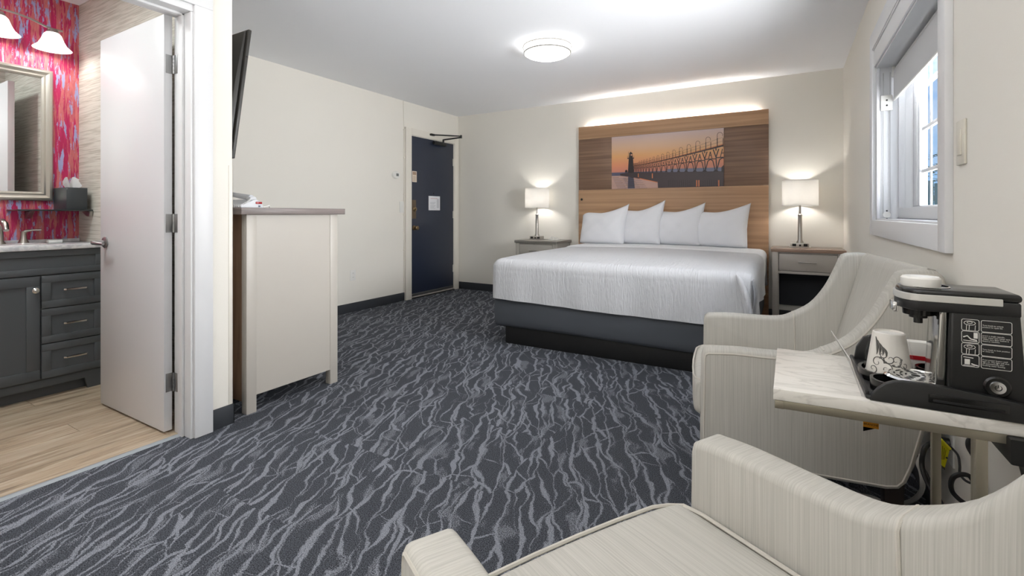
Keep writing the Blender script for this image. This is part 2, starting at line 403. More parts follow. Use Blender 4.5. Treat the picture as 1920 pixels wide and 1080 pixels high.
# bathroom floor planks
def plank_mat():
    m, n, l, p = new_mat('rustic_oak_plank')
    g = n.new('ShaderNodeNewGeometry'); oi = n.new('ShaderNodeObjectInfo')
    m3 = n.new('ShaderNodeMath'); m3.operation = 'MULTIPLY'; m3.inputs[1].default_value = 37.; l.new(oi.outputs['Random'], m3.inputs[0])
    ad = n.new('ShaderNodeVectorMath'); ad.operation = 'ADD'; l.new(g.outputs['Position'], ad.inputs[0]); l.new(m3.outputs[0], ad.inputs[1])
    mp = n.new('ShaderNodeMapping'); mp.inputs['Scale'].default_value = (34, 2.6, 1); l.new(ad.outputs[0], mp.inputs[0])
    no = n.new('ShaderNodeTexNoise'); no.inputs['Scale'].default_value = 1; no.inputs['Detail'].default_value = 8; no.inputs['Roughness'].default_value = .68; no.inputs['Distortion'].default_value = .5
    l.new(mp.outputs[0], no.inputs['Vector'])
    cr = n.new('ShaderNodeValToRGB'); e = cr.color_ramp.elements
    e[0].position = .28; e[0].color = S(104, 92, 80); e[1].position = .72; e[1].color = S(206, 194, 174)
    x = e.new(.46); x.color = S(172, 152, 128)
    l.new(no.outputs[0], cr.inputs[0])
    tn = n.new('ShaderNodeMapRange'); tn.inputs['To Min'].default_value = .88; tn.inputs['To Max'].default_value = 1.06; l.new(oi.outputs['Random'], tn.inputs[0])
    ml = n.new('ShaderNodeVectorMath'); ml.operation = 'SCALE'; l.new(cr.outputs[0], ml.inputs[0]); l.new(tn.outputs[0], ml.inputs['Scale'])
    l.new(ml.outputs[0], p.inputs['Base Color']); p.inputs['Roughness'].default_value = .42
    return m
M_plank = plank_mat()
bm = NB(); box(bm, XL, XP - .088, -.75, YT - .004, -.12, -.004)
BFLOOR = struct('floor_bathroom', bm, mat('dark_joint', S(70, 60, 50), .8))
pm = {}
x = XP - .095; k = 0
while x > XL + .05:
    x0 = max(x - .152, XL); y = -.74 + (-.55, -.1, -.35, -.75)[k % 4]
    while y < YT - .01:
        ya, yb = max(y, -.74), min(y + 1.22, YT - .005)
        if yb - ya > .02:
            kk = (round(x - x0, 3), round(yb - ya, 3))
            if kk not in pm:
                b_ = NB(); box(b_, .0006, kk[0] - .0006, .0006, kk[1] - .0006, -.0045, 0, .001, 1)
                me = bpy.data.meshes.new('plank'); b_.to_mesh(me); b_.free(); me.materials.append(M_plank); pm[kk] = me
            o = bpy.data.objects.new('plank', pm[kk]); COL.objects.link(o); o.parent = BFLOOR; o.location = (x0, ya, 0)
        y += 1.22
    x = x0; k += 1
bm = NB(); prism(bm, [(XP - .105, 0), (XP - .098, .005), (XP - .078, .007), (XP - .066, .001)], 'Y', OY0 + .01, OY1 - .01)
struct('trim_1', bm, mat('grey_threshold_strip', S(150, 156, 160), .4))

# baseboards
def baseboard(name, x0, x1, y0, y1):
    b_ = NB(); box(b_, x0, x1, y0, y1, 0, .1, .003, 2); struct(name, b_, M_base)
baseboard('baseboard_left', XL, XL + .008, YP, 4.383)
baseboard('baseboard_back', XL + .02, XR, YB - .008, YB)
baseboard('baseboard_right', XR - .008, XR, YF, YB - .01)
bm = NB(); box(bm, XP, XP + .008, 1.274, YP + .008, 0, .1, .003); box(bm, XL + .01, XP + .008, YP, YP + .008, 0, .1, .003); struct('baseboard_partition', bm, M_base)
bm = NB(); box(bm, XP, XP + .0025, YP - .018, YP + .0025, .1, 1.305, .0008); box(bm, XP - .018, XP + .0025, YP, YP + .0025, .1, 1.305, .0008)
struct('trim_2', bm, M_cream)

# bathroom door casing + jamb (trim_3)
bm = NB()
CX = XP + .02
for (a, b_) in ((OY1 + .012, 1.273), (OY0 - .095, OY0 - .012)):
    box(bm, XP, CX, a, b_, 0, OZ + .012, .003)
box(bm, XP, CX, OY0 - .095, 1.273, OZ + .012, OZ + .095, .003)
for s, ye in ((1, OY1), (-1, OY0)):          # jamb boards with stop
    box(bm, XPI - .01, XP + .006, ye - (.0 if s > 0 else .02), ye + (.02 if s > 0 else 0), 0, OZ - .021, .002)
    ys = (ye - .012, ye) if s > 0 else (ye, ye + .012)
    box(bm, XPI + .045, XPI + .085, ys[0], ys[1], 0, OZ, .003)
box(bm, XPI - .01, XP + .006, OY0 - .02, OY1 + .02, OZ - .02, OZ + .02, .002); box(bm, XPI + .045, XPI + .085, OY0, OY1, OZ - .032, OZ - .02, .003)
box(bm, XPI - .025, XPI, OY1 + .012, 1.26, 0, OZ + .09, .003)
struct('trim_3', bm, M_white)

# ------------------------------------------------------------------ bathroom door (door_2)
D2 = thing('door_2', 'white slab bathroom door standing open beside the dark vanity', 'door', (-2.592, 1.155, 0), 0, None, 'structure')
bm = NB(); box(bm, -3.302, -2.594, 1.137, 1.173, .012, 2.02, .002); obj('door_slab', bm, mat('white_door_enamel', S(214, 214, 216), .38), D2)
for z in (.245, 1.015, 1.785):
    bm = NB()
    box(bm, -2.5945, -2.592, 1.144, 1.1735, z - .045, z + .045, .006, 2)
    box(bm, -2.59, -2.555, 1.1755, 1.178, z - .045, z + .045, .001)
    for q in range(5):
        lathe(bm, [(.0062, z - .045 + q * .018 + .0006), (.0062, z - .045 + q * .018 + .0174)], 12, (-2.588, 1.1775 - .001, 0))
    for dz in (-.03, 0, .03): lathe(bm, [(.003, -.0035), (.003, -.0015)], 8, (-2.592, 1.155 + (.004 if dz else -.004), z + dz), 'X', 1)
    obj('hinge', bm, [M_steel, M_dark], D2, label='satin steel butt hinge')
H2 = NB(); hx, hz = -3.235, .905
lathe(H2, [(.0, 1.137), (.031, 1.137), (.032, 1.131), (.026, 1.126), (.012, 1.124), (.0105, 1.085), (.0, 1.085)], 24, (hx, 0, hz), 'Y', cap=False)
tube(H2, [(hx - .012, 1.088, hz), (hx, 1.083, hz), (hx + .03, 1.081, hz), (hx + .07, 1.083, hz - .003), (hx + .1, 1.09, hz - .004)], [.010, .012, .011, .009, .007], 12)
obj('door_handle', H2, M_steel, D2, label='satin steel lever handle')

# ------------------------------------------------------------------ entry door (door_1)
D1 = thing('door_1', 'navy blue entry door with brass locks in the far corner', 'door', (XL, 4.93, 0), 0, None, 'structure')
M_navy = mat('navy_door_paint', S(36, 43, 60), .38, var=.05, vscale=3, bump=.04, bscale=90)
M_bronze = mat('antique_brass', S(140, 120, 92), .35, .9)
fx = XL + .012
bm = NB(); box(bm, XL - .03, fx, 4.497, 5.36, .04, 2.035, .002); obj('door_slab', bm, M_navy, D1)
bm = NB(); box(bm, XL, fx + .004, 4.5, 5.358, .03, .062, .002); obj('door_sweep', bm, M_steel, D1, label='silver sweep strip along the bottom')
bm = NB(); box(bm, XL, fx + .02, 4.49, 5.365, -.001, .012, .003); obj('threshold', bm, M_black, D1)
bm = NB(); box(bm, XL, XL + .03, 4.388, 4.49, 0, 2.128, .004); box(bm, XL, XL + .03, 5.368, 5.465, 0, 2.128, .004); box(bm, XL, XL + .03, 4.49, 5.368, 2.042, 2.128, .004)
box(bm, XL, XL + .018, 4.488, 4.5, 0, 2.045, .001); box(bm, XL, XL + .018, 5.358, 5.37, 0, 2.045, .001); box(bm, XL, XL + .018, 4.49, 5.37, 2.034, 2.045, .001)
obj('door_frame', bm, M_cream, D1, label='cream painted door frame')
for z in (.3, 1.05, 1.78):
    bm = NB(); lathe(bm, [(.008, z - .055), (.008, z + .055)], 10, (fx + .008, 5.363, 0)); box(bm, fx, fx + .003, 5.345, 5.375, z - .05, z + .05); obj('hinge', bm, M_cream, D1)
bm = NB(); box(bm, fx, fx + .004, 4.508, 4.586, 1.0, 1.235, .003); obj('lock_plate', bm, mat('bronze_plate', S(112, 98, 82), .45, .7), D1)
LP = D1.children[-1]
bm = NB(); lathe(bm, [(.0, 0), (.03, 0), (.03, .008), (.022, .016), (.012, .016), (.012, .03), (0, .03)], 20, (fx + .004, 4.556, 1.12), 'X', cap=False); obj('deadbolt', bm, M_bronze, LP)
bm = NB(); lathe(bm, [(0, 0), (.032, 0), (.032, .006), (.013, .012), (.012, .035), (.024, .045), (.028, .058), (.02, .068), (0, .07)], 20, (fx, 4.548, .885), 'X', cap=False); obj('door_knob', bm, M_bronze, D1, label='round antique brass knob')
bm = NB(); lathe(bm, [(0, 0), (.008, 0), (.008, .003), (0, .003)], 12, (fx, 4.93, 1.33), 'X', cap=False); obj('peephole', bm, M_dark, D1)
bm = NB(); box(bm, fx, fx + .002, 4.514, 4.598, 1.46, 1.597, .001)
box(bm, fx + .002, fx + .0024, 4.524, 4.588, 1.55, 1.588, mi=1)
for q in range(6): box(bm, fx + .002, fx + .0024, 4.524, 4.588 - .012 * (q % 2), 1.475 + q * .0115, 1.479 + q * .0115, mi=1)
obj('sticker', bm, [mat('cream_sticker', S(226, 212, 194), .5), mat('sticker_ink', S(168, 140, 118), .6)], D1, label='cream safety sticker with small print')
# door closer
bm = NB(); box(bm, fx, fx + .05, 4.92, 5.15, 1.975, 2.02, .01, 3); lathe(bm, [(.022, 4.9), (.022, 4.925)], 16, (fx + .026, 0, 1.997), 'Y')
lathe(bm, [(.012, 2.02), (.012, 2.065)], 12, (fx + .03, 5.1, 0))
CL = obj('door_closer', bm, M_black, D1, label='black hydraulic door closer')
bm = NB(); tube(bm, [(fx + .03, 5.1, 2.06), (fx + .10, 5.16, 2.075), (fx + .25, 5.2, 2.09)], .010, 8)
tube(bm, [(fx + .25, 5.2, 2.105), (fx + .12, 5.0, 2.10), (fx + .03, 4.87, 2.095)], .009, 8); lathe(bm, [(.013, 2.078), (.013, 2.12)], 10, (fx + .25, 5.2, 0)); box(bm, XL + .028, fx + .05, 4.83, 4.9, 2.082, 2.108, .004)
obj('closer_arm', bm, M_black, CL)
# framed notice
DN = thing('door_notice', 'white framed safety notice at eye level on the navy door', 'sign', (fx, 4.94, 1.2))
bm = NB(); box(bm, fx, fx + .008, 4.826, 5.055, 1.108, 1.295, .002); obj('frame', bm, mat('white_frame', S(235, 235, 238), .3), DN)
bm = NB(); box(bm, fx + .008, fx + .0086, 4.838, 5.043, 1.119, 1.284)
for q in range(7): box(bm, fx + .0086, fx + .0089, 4.85, 4.96 - .015 * (q % 3), 1.21 - q * .012 + (.0 if q < 3 else -.006), 1.2135 - q * .012 + (.0 if q < 3 else -.006), mi=1)
box(bm, fx + .0086, fx + .0089, 4.86, 5.0, 1.262, 1.268, mi=2)
for q in range(11): box(bm, fx + .0086, fx + .0089, 4.985, 5.032, 1.25 - q * .011, 1.255 - q * .011, mi=1)
obj('printed_sheet', bm, [mat('notice_paper', S(226, 226, 230), .6), mat('notice_ink', S(160, 160, 168), .6), mat('notice_ink_red', S(205, 165, 165), .6)], DN)

# ------------------------------------------------------------------ window_1
WIN = thing('window_1', 'white framed window with grid panes beside the armchairs', 'window', (XR, 2.8, 1.02), 0, None, 'structure')
M_vinyl = mat('white_vinyl', S(208, 209, 211), .35)
bm = NB(); t = .022
box(bm, XR - t, XR, 1.983, WY0, .936, 2.13, .002); box(bm, XR - t, XR, WY1, 3.60, .936, 2.13, .002)
box(bm, XR - t, XR, WY0, WY1, .936, WZ0, .002); box(bm, XR - t, XR, WY0, WY1, 2.03, 2.13, .002)
box(bm, XR - .012, XR, WY0, WY1, WZ1, 2.03, .002); box(bm, XR - .018, XR, WY0, WY1, 2.022, 2.034, .003)
obj('window_casing', bm, M_white, WIN)
bm = NB(); u0, u1 = XR - .002, XR + .199
box(bm, u0, u1, WY1 - .012, WY1 + .001, WZ0, WZ1); box(bm, u0, u1, WY0 - .001, WY0 + .012, WZ0, WZ1); box(bm, u0, u1, WY0, WY1, WZ0 - .001, WZ0 + .008); box(bm, u0, u1, WY0, WY1, WZ1 - .012, WZ1 + .001)
box(bm, u0, XR + .012, WY1 - .024, WY1 - .01, WZ0, WZ1, .002)
obj('window_reveal', bm, M_vinyl, WIN)
IX = XR + .098                                  # inner sliding window
bm = NB(); box(bm, IX, IX + .03, WY0 + .01, WY1 - .01, WZ0 + .007, WZ0 + .07, .003); box(bm, IX, IX + .03, WY0 + .01, WY1 - .01, WZ1 - .07, WZ1 - .01, .003)
box(bm, IX, IX + .03, WY1 - .03, WY1 - .011, WZ0 + .07, WZ1 - .07, .002); box(bm, IX, IX + .03, WY0 + .011, WY0 + .05, WZ0 + .07, WZ1 - .07, .002)
box(bm, IX - .004, IX + .034, WY0 + .012, WY1 - .012, WZ0 + .006, WZ0 + .013, .001, mi=1)
obj('sash', bm, [M_vinyl, mat('grey_gasket', S(140, 143, 150), .5)], WIN)
bm = NB(); box(bm, IX + .012, IX + .016, WY0 + .04, WY1 - .02, WZ0 + .065, WZ1 - .06); obj('pane', bm, glass_mat('window_glass', (1, 1, 1, 1), 1.04), WIN)
OX = XR + .165                                   # outer window with grid
bm = NB(); box(bm, OX, OX + .035, WY0 + .01, WY1 - .01, WZ0 + .007, WZ0 + .08, .003); box(bm, OX, OX + .035, WY0 + .01, WY1 - .01, WZ1 - .06, WZ1 - .01, .003)
box(bm, OX, OX + .034, WY1 - .172, WY1 - .011, WZ0 + .08, WZ1 - .06, .002); box(bm, OX - .004, OX, WY1 - .13, WY1 - .06, WZ0 + .08, WZ1 - .06, .002); box(bm, OX, OX + .035, WY0 + .011, WY0 + .06, WZ0 + .08, WZ1 - .06, .002)
obj('outer_sash', bm, M_vinyl, WIN)
bm = NB(); box(bm, OX + .016, OX + .020, WY0 + .05, WY1 - .165, WZ0 + .075, WZ1 - .055); obj('pane', bm, glass_mat('window_glass', (1, 1, 1, 1), 1.04), WIN)
for z in (1.290, 1.517, 1.744):
    bm = NB(); box(bm, OX + .010, OX + .026, WY0 + .06, WY1 - .172, z - .010, z + .010, .003); obj('muntin', bm, M_vinyl, WIN)
for k in range(7):
    y = 3.185 - .148 * k
    bm = NB(); box(bm, OX + .014, OX + .022, y - .009, y + .009, WZ0 + .08, WZ1 - .06, .003); obj('muntin', bm, M_vinyl, WIN)
# roller blind
RB = thing('roller_blind', 'grey roller blind half drawn in the white window', 'blind', (XR + .06, 2.8, WZ1))
M_blind = mat('grey_blind_fabric', S(196, 196, 197), .85, bump=.2, bscale=700)
bx_ = XR + .075
bm = NB(); box(bm, bx_, bx_ + .0015, WY0 + .02, WY1 - .028, 1.715, WZ1 - .05); obj('blind_fabric', bm, M_blind, RB)
bm = NB(); tube(bm, [(bx_ + .002, WY0 + .02, 1.715), (bx_ + .002, WY1 - .028, 1.715)], .006, 8); obj('bottom_bar', bm, M_plastic, RB)
bm = NB(); tube(bm, [(bx_ + .022, WY0 + .02, WZ1 - .04), (bx_ + .022, WY1 - .03, WZ1 - .04)], .022, 16); obj('roller', bm, M_blind, RB)
bm = NB(); box(bm, bx_ - .006, bx_ + .05, WY1 - .027, WY1 - .0135, WZ1 - .075, WZ1 - .013, .004); obj('bracket', bm, M_plastic, RB)
bm = NB(); c0 = (XR + .045, WY1 - .022)
pts = [(c0[0] - .016, c0[1], z) for z in (1.88, 1.6, 1.3, 1.06)] + [(c0[0], c0[1], 1.05)] + [(c0[0] + .016, c0[1], z) for z in (1.06, 1.3, 1.6, 1.88)]
tube(bm, pts, .0017, 6); obj('bead_chain', bm, mat('grey_bead_chain', S(168, 168, 168), .4), RB)
bm = NB(); box(bm, c0[0] - .028, c0[0] + .028, WY1 - .026, WY1 - .0125, 1.66, 1.75, .004)
for dz in (1.69, 1.72): lathe(bm, [(.005, WY1 - .0275), (.005, WY1 - .0255)], 10, (c0[0], 0, dz), 'Y', 1)
obj('cord_bracket', bm, [M_plastic, M_dark], RB)
bm = NB(); lathe(bm, [(.018, WY1 - .026), (.018, WY1 - .013)], 16, (c0[0], 0, 1.055), 'Y')
for dz in (1.032, 1.078): lathe(bm, [(.005, WY1 - .0275), (.005, WY1 - .0255)], 8, (c0[0], 0, dz), 'Y', 1)
obj('chain_tensioner', bm, [M_plastic, M_dark], RB)

# ------------------------------------------------------------------ outside the window
bm = NB(); box(bm, XR + .3, 30, 2, 45, -.5, -.3); struct('ground', bm, mat('lawn', S(96, 122, 70), .9, var=.2, vscale=3))
BF = thing('board_fence', 'weathered green board fence seen through the window', 'fence', (3, 11.0, -.3))
M_fence = mat('green_fence_paint', S(120, 142, 132), .8, var=.1, vscale=3)
fb = NB(); box(fb, 0, .14, 11.0, 11.02, -.3, 1.62, .004); fo = obj('fence_board', fb, M_fence, BF, world=True)
for k in range(28):
    o = fo if k == 0 else fo.copy()
    if k: COL.objects.link(o)
    o.location = (1.3 + k * .152, (0.0 if k % 2 else .012), .03 * math.sin(k * 1.7))
for z in (.2, 1.3):
    bm = NB(); box(bm, 1.3, 5.6, 11.034, 11.08, z, z + .09); obj('fence_rail', bm, M_fence, BF)
def conifer(name, label, loc, h, r):
    t_ = thing(name, label, 'tree', loc)
    rng = random.Random(int(h * 100))
    b_ = NB(); tube(b_, [(loc[0], loc[1], loc[2]), (loc[0] + .03, loc[1], loc[2] + h * .5), (loc[0], loc[1], loc[2] + h)], [.12, .07, .01], 8)
    obj('trunk', b_, mat('bark', S(84, 70, 58), .9), t_)
    b_ = NB()
    z = .25 * h
    while z < h:
        rr = r * (1 - (z / h)) ** .8 + .08
        for q in range(16):
            a = rng.random() * 2 * PI; L = rr * (.7 + .5 * rng.random()); d = Vector((math.cos(a), math.sin(a), 0)); sd = Vector((-d.y, d.x, 0))
            o0 = Vector(loc) + Vector((0, 0, z + rng.uniform(-.1, .1)))
            for s in range(14):
                f = (s + 1) / 14; p = o0 + d * L * f + Vector((0, 0, .25 * L * math.sin(f * 2.6) - .1 * L * f))
                for sg in (-1, 1):
                    w_ = .16 * (1.15 - f) + .05
                    e_ = p + sd * sg * w_ + d * .07 + Vector((0, 0, rng.uniform(-.04, .05)))
                    vs = [b_.verts.new(p - d * .022), b_.verts.new(p + d * .022), b_.verts.new(e_)]
                    b_.faces.new(vs)
        z += .16
    fo_ = obj('foliage', b_, mat('conifer_needles', S(72, 98, 70), .8, var=.25, vscale=6), t_, smooth=0); fo_['kind'] = 'stuff'
conifer('conifer_tree', 'green conifer tree rising behind the fence outside', (3.25, 13.6, -.3), 3.35, 1.3)
conifer('conifer_tree', 'shorter dark conifer half hidden by the fence outside', (2.35, 15.2, -.3), 2.3, 1.1)

# ------------------------------------------------------------------ headboard
HY = 5.435
HB = thing('headboard', 'tall wooden headboard panel with a lighthouse print behind the bed', 'headboard', (-1.2, HY, 0))
hx0, hx1, pz0, pz1, hz1 = -2.222, -.180, 1.352, 1.963, 2.116
px0, px1 = -1.806, -.594
bm = NB(); box(bm, hx0, hx1, HY, HY + .022, .02, pz0 - .002, .0015); obj('lower_panel', bm, M_oak, HB, label='light wood lower panel')
bm = NB(); box(bm, hx0, hx1, HY, HY + .022, pz1 + .002, hz1, .0015); obj('upper_panel', bm, M_oak, HB, label='light wood upper panel')
bm = NB(); box(bm, hx0, px0 - .001, HY + .003, HY + .022, pz0, pz1, .001); obj('side_panel', bm, M_walnut, HB, label='grey brown side panel')
bm = NB(); box(bm, px1 + .001, hx1, HY + .003, HY + .022, pz0, pz1, .001); obj('side_panel', bm, M_walnut, HB, label='grey brown side panel')
bm = NB(); box(bm, hx0 + .05, hx1 - .05, HY + .022, YB, .02, hz1 - .06); obj('wall_batten', bm, mat('batten', S(90, 80, 70), .8), HB)
bm = NB(); box(bm, hx0 + .10, hx1 - .10, HY + .027, HY + .043, hz1 - .03, hz1 - .022)
obj('light_strip', bm, mat('led_strip', (1, 1, 1, 1), .5, emit=(1, .98, .95, 1), estr=50), HB, label='glowing light strip along the top edge')
bm = NB(); lathe(bm, [(0, HY + .001), (.013, HY), (.014, HY - .008), (.0, HY - .012)], 16, (-2.18, 0, 1.236), 'Y', cap=False); obj('switch_knob', bm, M_black, HB, label='small black round switch')
# the print: flat shapes in real colours on the panel
def pic():
    b_ = NB(); y0 = HY + .001
    mats_ = []
    def uv(X, Y):
        k = (X - 390) / 946; top = 305 - 77 * k; bot = 745 - 27 * k
        kk = k * (1 + .11) / (1 + .11 * k)
        kk = k + .03 * k * (1 - k)
        return px0 + kk * (px1 - px0), pz1 - (Y - top) / (bot - top) * (pz1 - pz0)
    box(b_, px0, px1, y0, HY + .022, pz0, pz1)
    cnt = [0]
    def poly(P, mi, lay):
        y = y0 - .0004 * lay - .000004 * cnt[0]; cnt[0] += 1
        vs = []
        for X, Y in P:
            a, c = uv(X, Y); a = min(max(a, px0), px1); c = min(max(c, pz0), pz1); vs.append(b_.verts.new((a, y, c)))
        try: f = b_.faces.new(vs)
        except ValueError: return
        f.normal_update()
        if f.normal.y > 0: f.normal_flip()
        f.material_index = mi
    def line(a, c, w1, w2, mi, lay):
        (x1, y1), (x2, y2) = a, c; d = math.hypot(x2 - x1, y2 - y1) or 1; nx, ny = -(y2 - y1) / d, (x2 - x1) / d
        poly([(x1 + nx * w1, y1 + ny * w1), (x2 + nx * w2, y2 + ny * w2), (x2 - nx * w2, y2 - ny * w2), (x1 - nx * w1, y1 - ny * w1)], mi, lay)
    SEA, WAT, PIER, DARK, DECK, REFL, SEA2 = 1, 2, 3, 4, 5, 6, 7
    poly([(390, 606), (900, 588), (900, 610), (390, 640)], SEA, 1)
    poly([(880, 574), (1336, 560), (1336, 605), (880, 605)], SEA2, 1)
    poly([(390, 634), (480, 632), (620, 655), (800, 690), (800, 745), (390, 745)], WAT, 1)
    for k in range(26):                         # ripples
        yy = 646 + k * 3.8; a = 395 + (k * 97) % 190; poly([(a, yy), (a + 60 + (k * 31) % 120, yy - 1), (a + 60 + (k * 31) % 120, yy + 1), (a, yy + 1.5)], SEA if k % 3 else DARK, 2)
    poly([(540, 640), (585, 640), (598, 738), (536, 740)], SEA, 2)
    for k in range(9): poly([(538, 646 + k * 10), (590 + k, 645 + k * 10), (592 + k, 650 + k * 10), (540, 651 + k * 10)], DARK, 3)
    poly([(466, 616), (520, 608), (600, 603), (900, 600), (1336, 592), (1336, 640), (800, 650), (795, 690), (640, 655), (540, 640), (470, 632)], PIER, 3)
    poly([(795, 640), (1336, 596), (1336, 722), (800, 733)], PIER, 3)
    poly([(795, 612), (1336, 600), (1336, 660), (800, 668)], SEA, 4) if False else None
    poly([(640, 650), (795, 684), (795, 690), (640, 656)], REFL, 4)
    for X, w_, hgt in ((630, 4, 32), (752, 4, 40)): poly([(X - w_, 612), (X + w_, 612), (X + w_, 612 + hgt), (X - w_, 612 + hgt)], REFL, 4)
    for k in range(26):
        X = 890 + k * 17.5; hot = 1 if X in () or 1100 < X < 1145 or 1225 < X < 1240 or 1290 < X < 1305 else 0
        poly([(X, 668), (X + (9 if hot else 4), 667), (X + (9 if hot else 4), 722), (X, 723)], REFL if hot else DARK, 4)
    # lighthouse
    poly([(537, 606), (590, 606), (584, 486), (545, 486)], DARK, 5); poly([(532, 489), (593, 486), (593, 478), (532, 481)], DARK, 5)
    poly([(546, 480), (582, 479), (580, 462), (548, 463)], DARK, 5); poly([(549, 464), (579, 463), (577, 444), (551, 445)], DARK, 5); poly([(545, 446), (562, 428), (582, 444)], DARK, 5)
    poly([(562, 462), (575, 462), (573, 448), (563, 448)], 8, 6); line((542, 486), (542, 428), 1.2, 1, DARK, 5); line((591, 482), (591, 462), 1, 1, DARK, 5); line((534, 482), (534, 464), 1, 1, DARK, 5)
    poly([(512, 604), (534, 603), (534, 588), (523, 580), (512, 588)], DARK, 5)
    # walkway on arches
    dk = lambda X: 546 - 174 * ((X - 590) / 746) ** 1.22
    ft = lambda X: 600 - 6 * ((X - 590) / 746)
    Xs = [590]; s = 13.
    while Xs[-1] < 1440: Xs.append(Xs[-1] + s); s *= 1.128
    seg = [590 + 746 * k / 24 for k in range(25)]
    for a, c in zip(seg, seg[1:]):
        wa, wc = 2 + 4.5 * (a - 590) / 746, 2 + 4.5 * (c - 590) / 746
        line((a, dk(a) + wa * .6), (c, dk(c) + wc * .6), wa, wc, DARK, 6); line((a, dk(a) - wa * .9), (c, dk(c) - wc * .9), wa * .55, wc * .55, DECK, 7)
        for hgt in (.16, .3): line((a, dk(a) - (ft(a) - dk(a)) * hgt), (c, dk(c) - (ft(c) - dk(c)) * hgt), .7, .8, DARK, 6)
    for a, c in zip(Xs, Xs[1:]):
        if a > 1336: break
        k = (a - 590) / 746; w_ = 1.1 + 3.2 * k; D_, F_ = dk(a), ft(a); H_ = F_ - D_; g = c - a
        def ln(p, q, lay=6, ww=w_): 
            if p[0] < 1336 and q[0] < 1336: line(p, q, ww, ww, DARK, lay)
            elif p[0] < 1336: 
                f = (1335 - p[0]) / (q[0] - p[0]); line(p, (p[0] + f * (q[0] - p[0]), p[1] + f * (q[1] - p[1])), ww, ww, DARK, lay)
        mid = D_ + H_ * .42
        ln((a, D_), (a - .0 * g, D_ + H_ * .15)); ln((a - .22 * g, D_ + H_ * .1), (a, mid)); ln((a + .22 * g, D_ + H_ * .08), (a, mid))
        pts = [(a + .04 * g, F_), (a + .14 * g, F_ - H_ * .2), (a + .28 * g, mid + H_ * .10), (a + .5 * g, mid + H_ * .02), (a + .72 * g, mid + H_ * .08), (a + .86 * g, F_ - H_ * .2), (a + .96 * g, F_)]
        for p, q in zip(pts, pts[1:]): ln(p, q)
        ln((a, mid), (a + .06 * g, F_)); ln((a + .02 * g, mid + H_ * .02), (a + .98 * g, mid - 2 * k))
        ln((a + .34 * g, mid), (a + .5 * g, D_ + H_ * .08), 6, w_ * .8); ln((a + .66 * g, mid), (a + .5 * g, D_ + H_ * .08), 6, w_ * .8); ln((a + .4 * g, D_ + H_ * .25), (a + .6 * g, D_ + H_ * .25), 6, w_ * .8)
        poly([(a - 4 - 20 * k, F_ + 2), (a + 4 + 20 * k, F_ + 2), (a + 1 + 8 * k, F_ - 4 - 12 * k), (a - 1 - 8 * k, F_ - 4 - 12 * k)], DARK, 6)
        P_ = H_ * .36
        ln((a + .1 * g, D_), (a + .1 * g, D_ - P_), 7, 1.2 + 2.2 * k); ln((a + .55 * g, D_), (a + .55 * g, D_ - P_), 7, 1.0 + 1.8 * k)
        if k > .04:
            r_ = .21 * g; cx_, cy_ = a + .1 * g + r_, D_ - P_ * 1.35
            prev = (a + .1 * g, D_ - P_)
            for q in range(9):
                an = PI - q * PI * 1.15 / 8; nx_ = (cx_ + r_ * math.cos(an), cy_ - r_ * 1.1 * math.sin(an)); ln(prev, nx_, 7, .8 + .9 * k); prev = nx_
    poly([(1318, 560), (1336, 540), (1336, 600), (1318, 600)], DARK, 7)
    # sky material: printed gradient, mauve at the top to orange to pink at the horizon
    m, n, l, p = new_mat('printed_sunset_sky')
    tc = n.new('ShaderNodeTexCoord'); sp = n.new('ShaderNodeSeparateXYZ'); mr = n.new('ShaderNodeMapRange'); mr.inputs['From Min'].default_value = pz0; mr.inputs['From Max'].default_value = pz1
    sx = n.new('ShaderNodeMath'); sx.operation = 'MULTIPLY_ADD'; sx.inputs[1].default_value = -.10; sx.inputs[2].default_value = -.13
    l.new(tc.outputs['Object'], sp.inputs[0]); l.new(sp.outputs['X'], sx.inputs[0])
    l.new(sp.outputs['Z'], mr.inputs[0]); ad = n.new('ShaderNodeMath'); l.new(mr.outputs[0], ad.inputs[0]); ad.inputs[1].default_value = 0
    cr = n.new('ShaderNodeValToRGB'); e = cr.color_ramp.elements
    e[0].position = .28; e[0].color = S(200, 128, 116); e[1].position = 1.; e[1].color = S(196, 174, 172)
    for ps, c in ((.45, S(220, 146, 108)), (.62, S(222, 166, 112)), (.8, S(212, 176, 146))): q = e.new(ps); q.color = c
    l.new(ad.outputs[0], cr.inputs[0]); l.new(cr.outputs[0], p.inputs['Base Color']); p.inputs['Roughness'].default_value = .35
    ml = [m, mat('print_sea', S(92, 92, 112), .35), mat('print_water', S(186, 152, 140), .35, var=.12, vscale=14), mat('print_pier', S(66, 55, 58), .35), mat('print_silhouette', S(46, 36, 36), .35),
          mat('print_deck_glow', S(190, 110, 66), .35), mat('print_reflection', S(206, 120, 74), .35), mat('print_sea_blue', S(112, 114, 134), .35), mat('print_lantern', S(200, 150, 120), .35)]
    return obj('picture_panel', b_, ml, HB, smooth=0, label='sunset print of a lighthouse and a pier walkway')
pic()

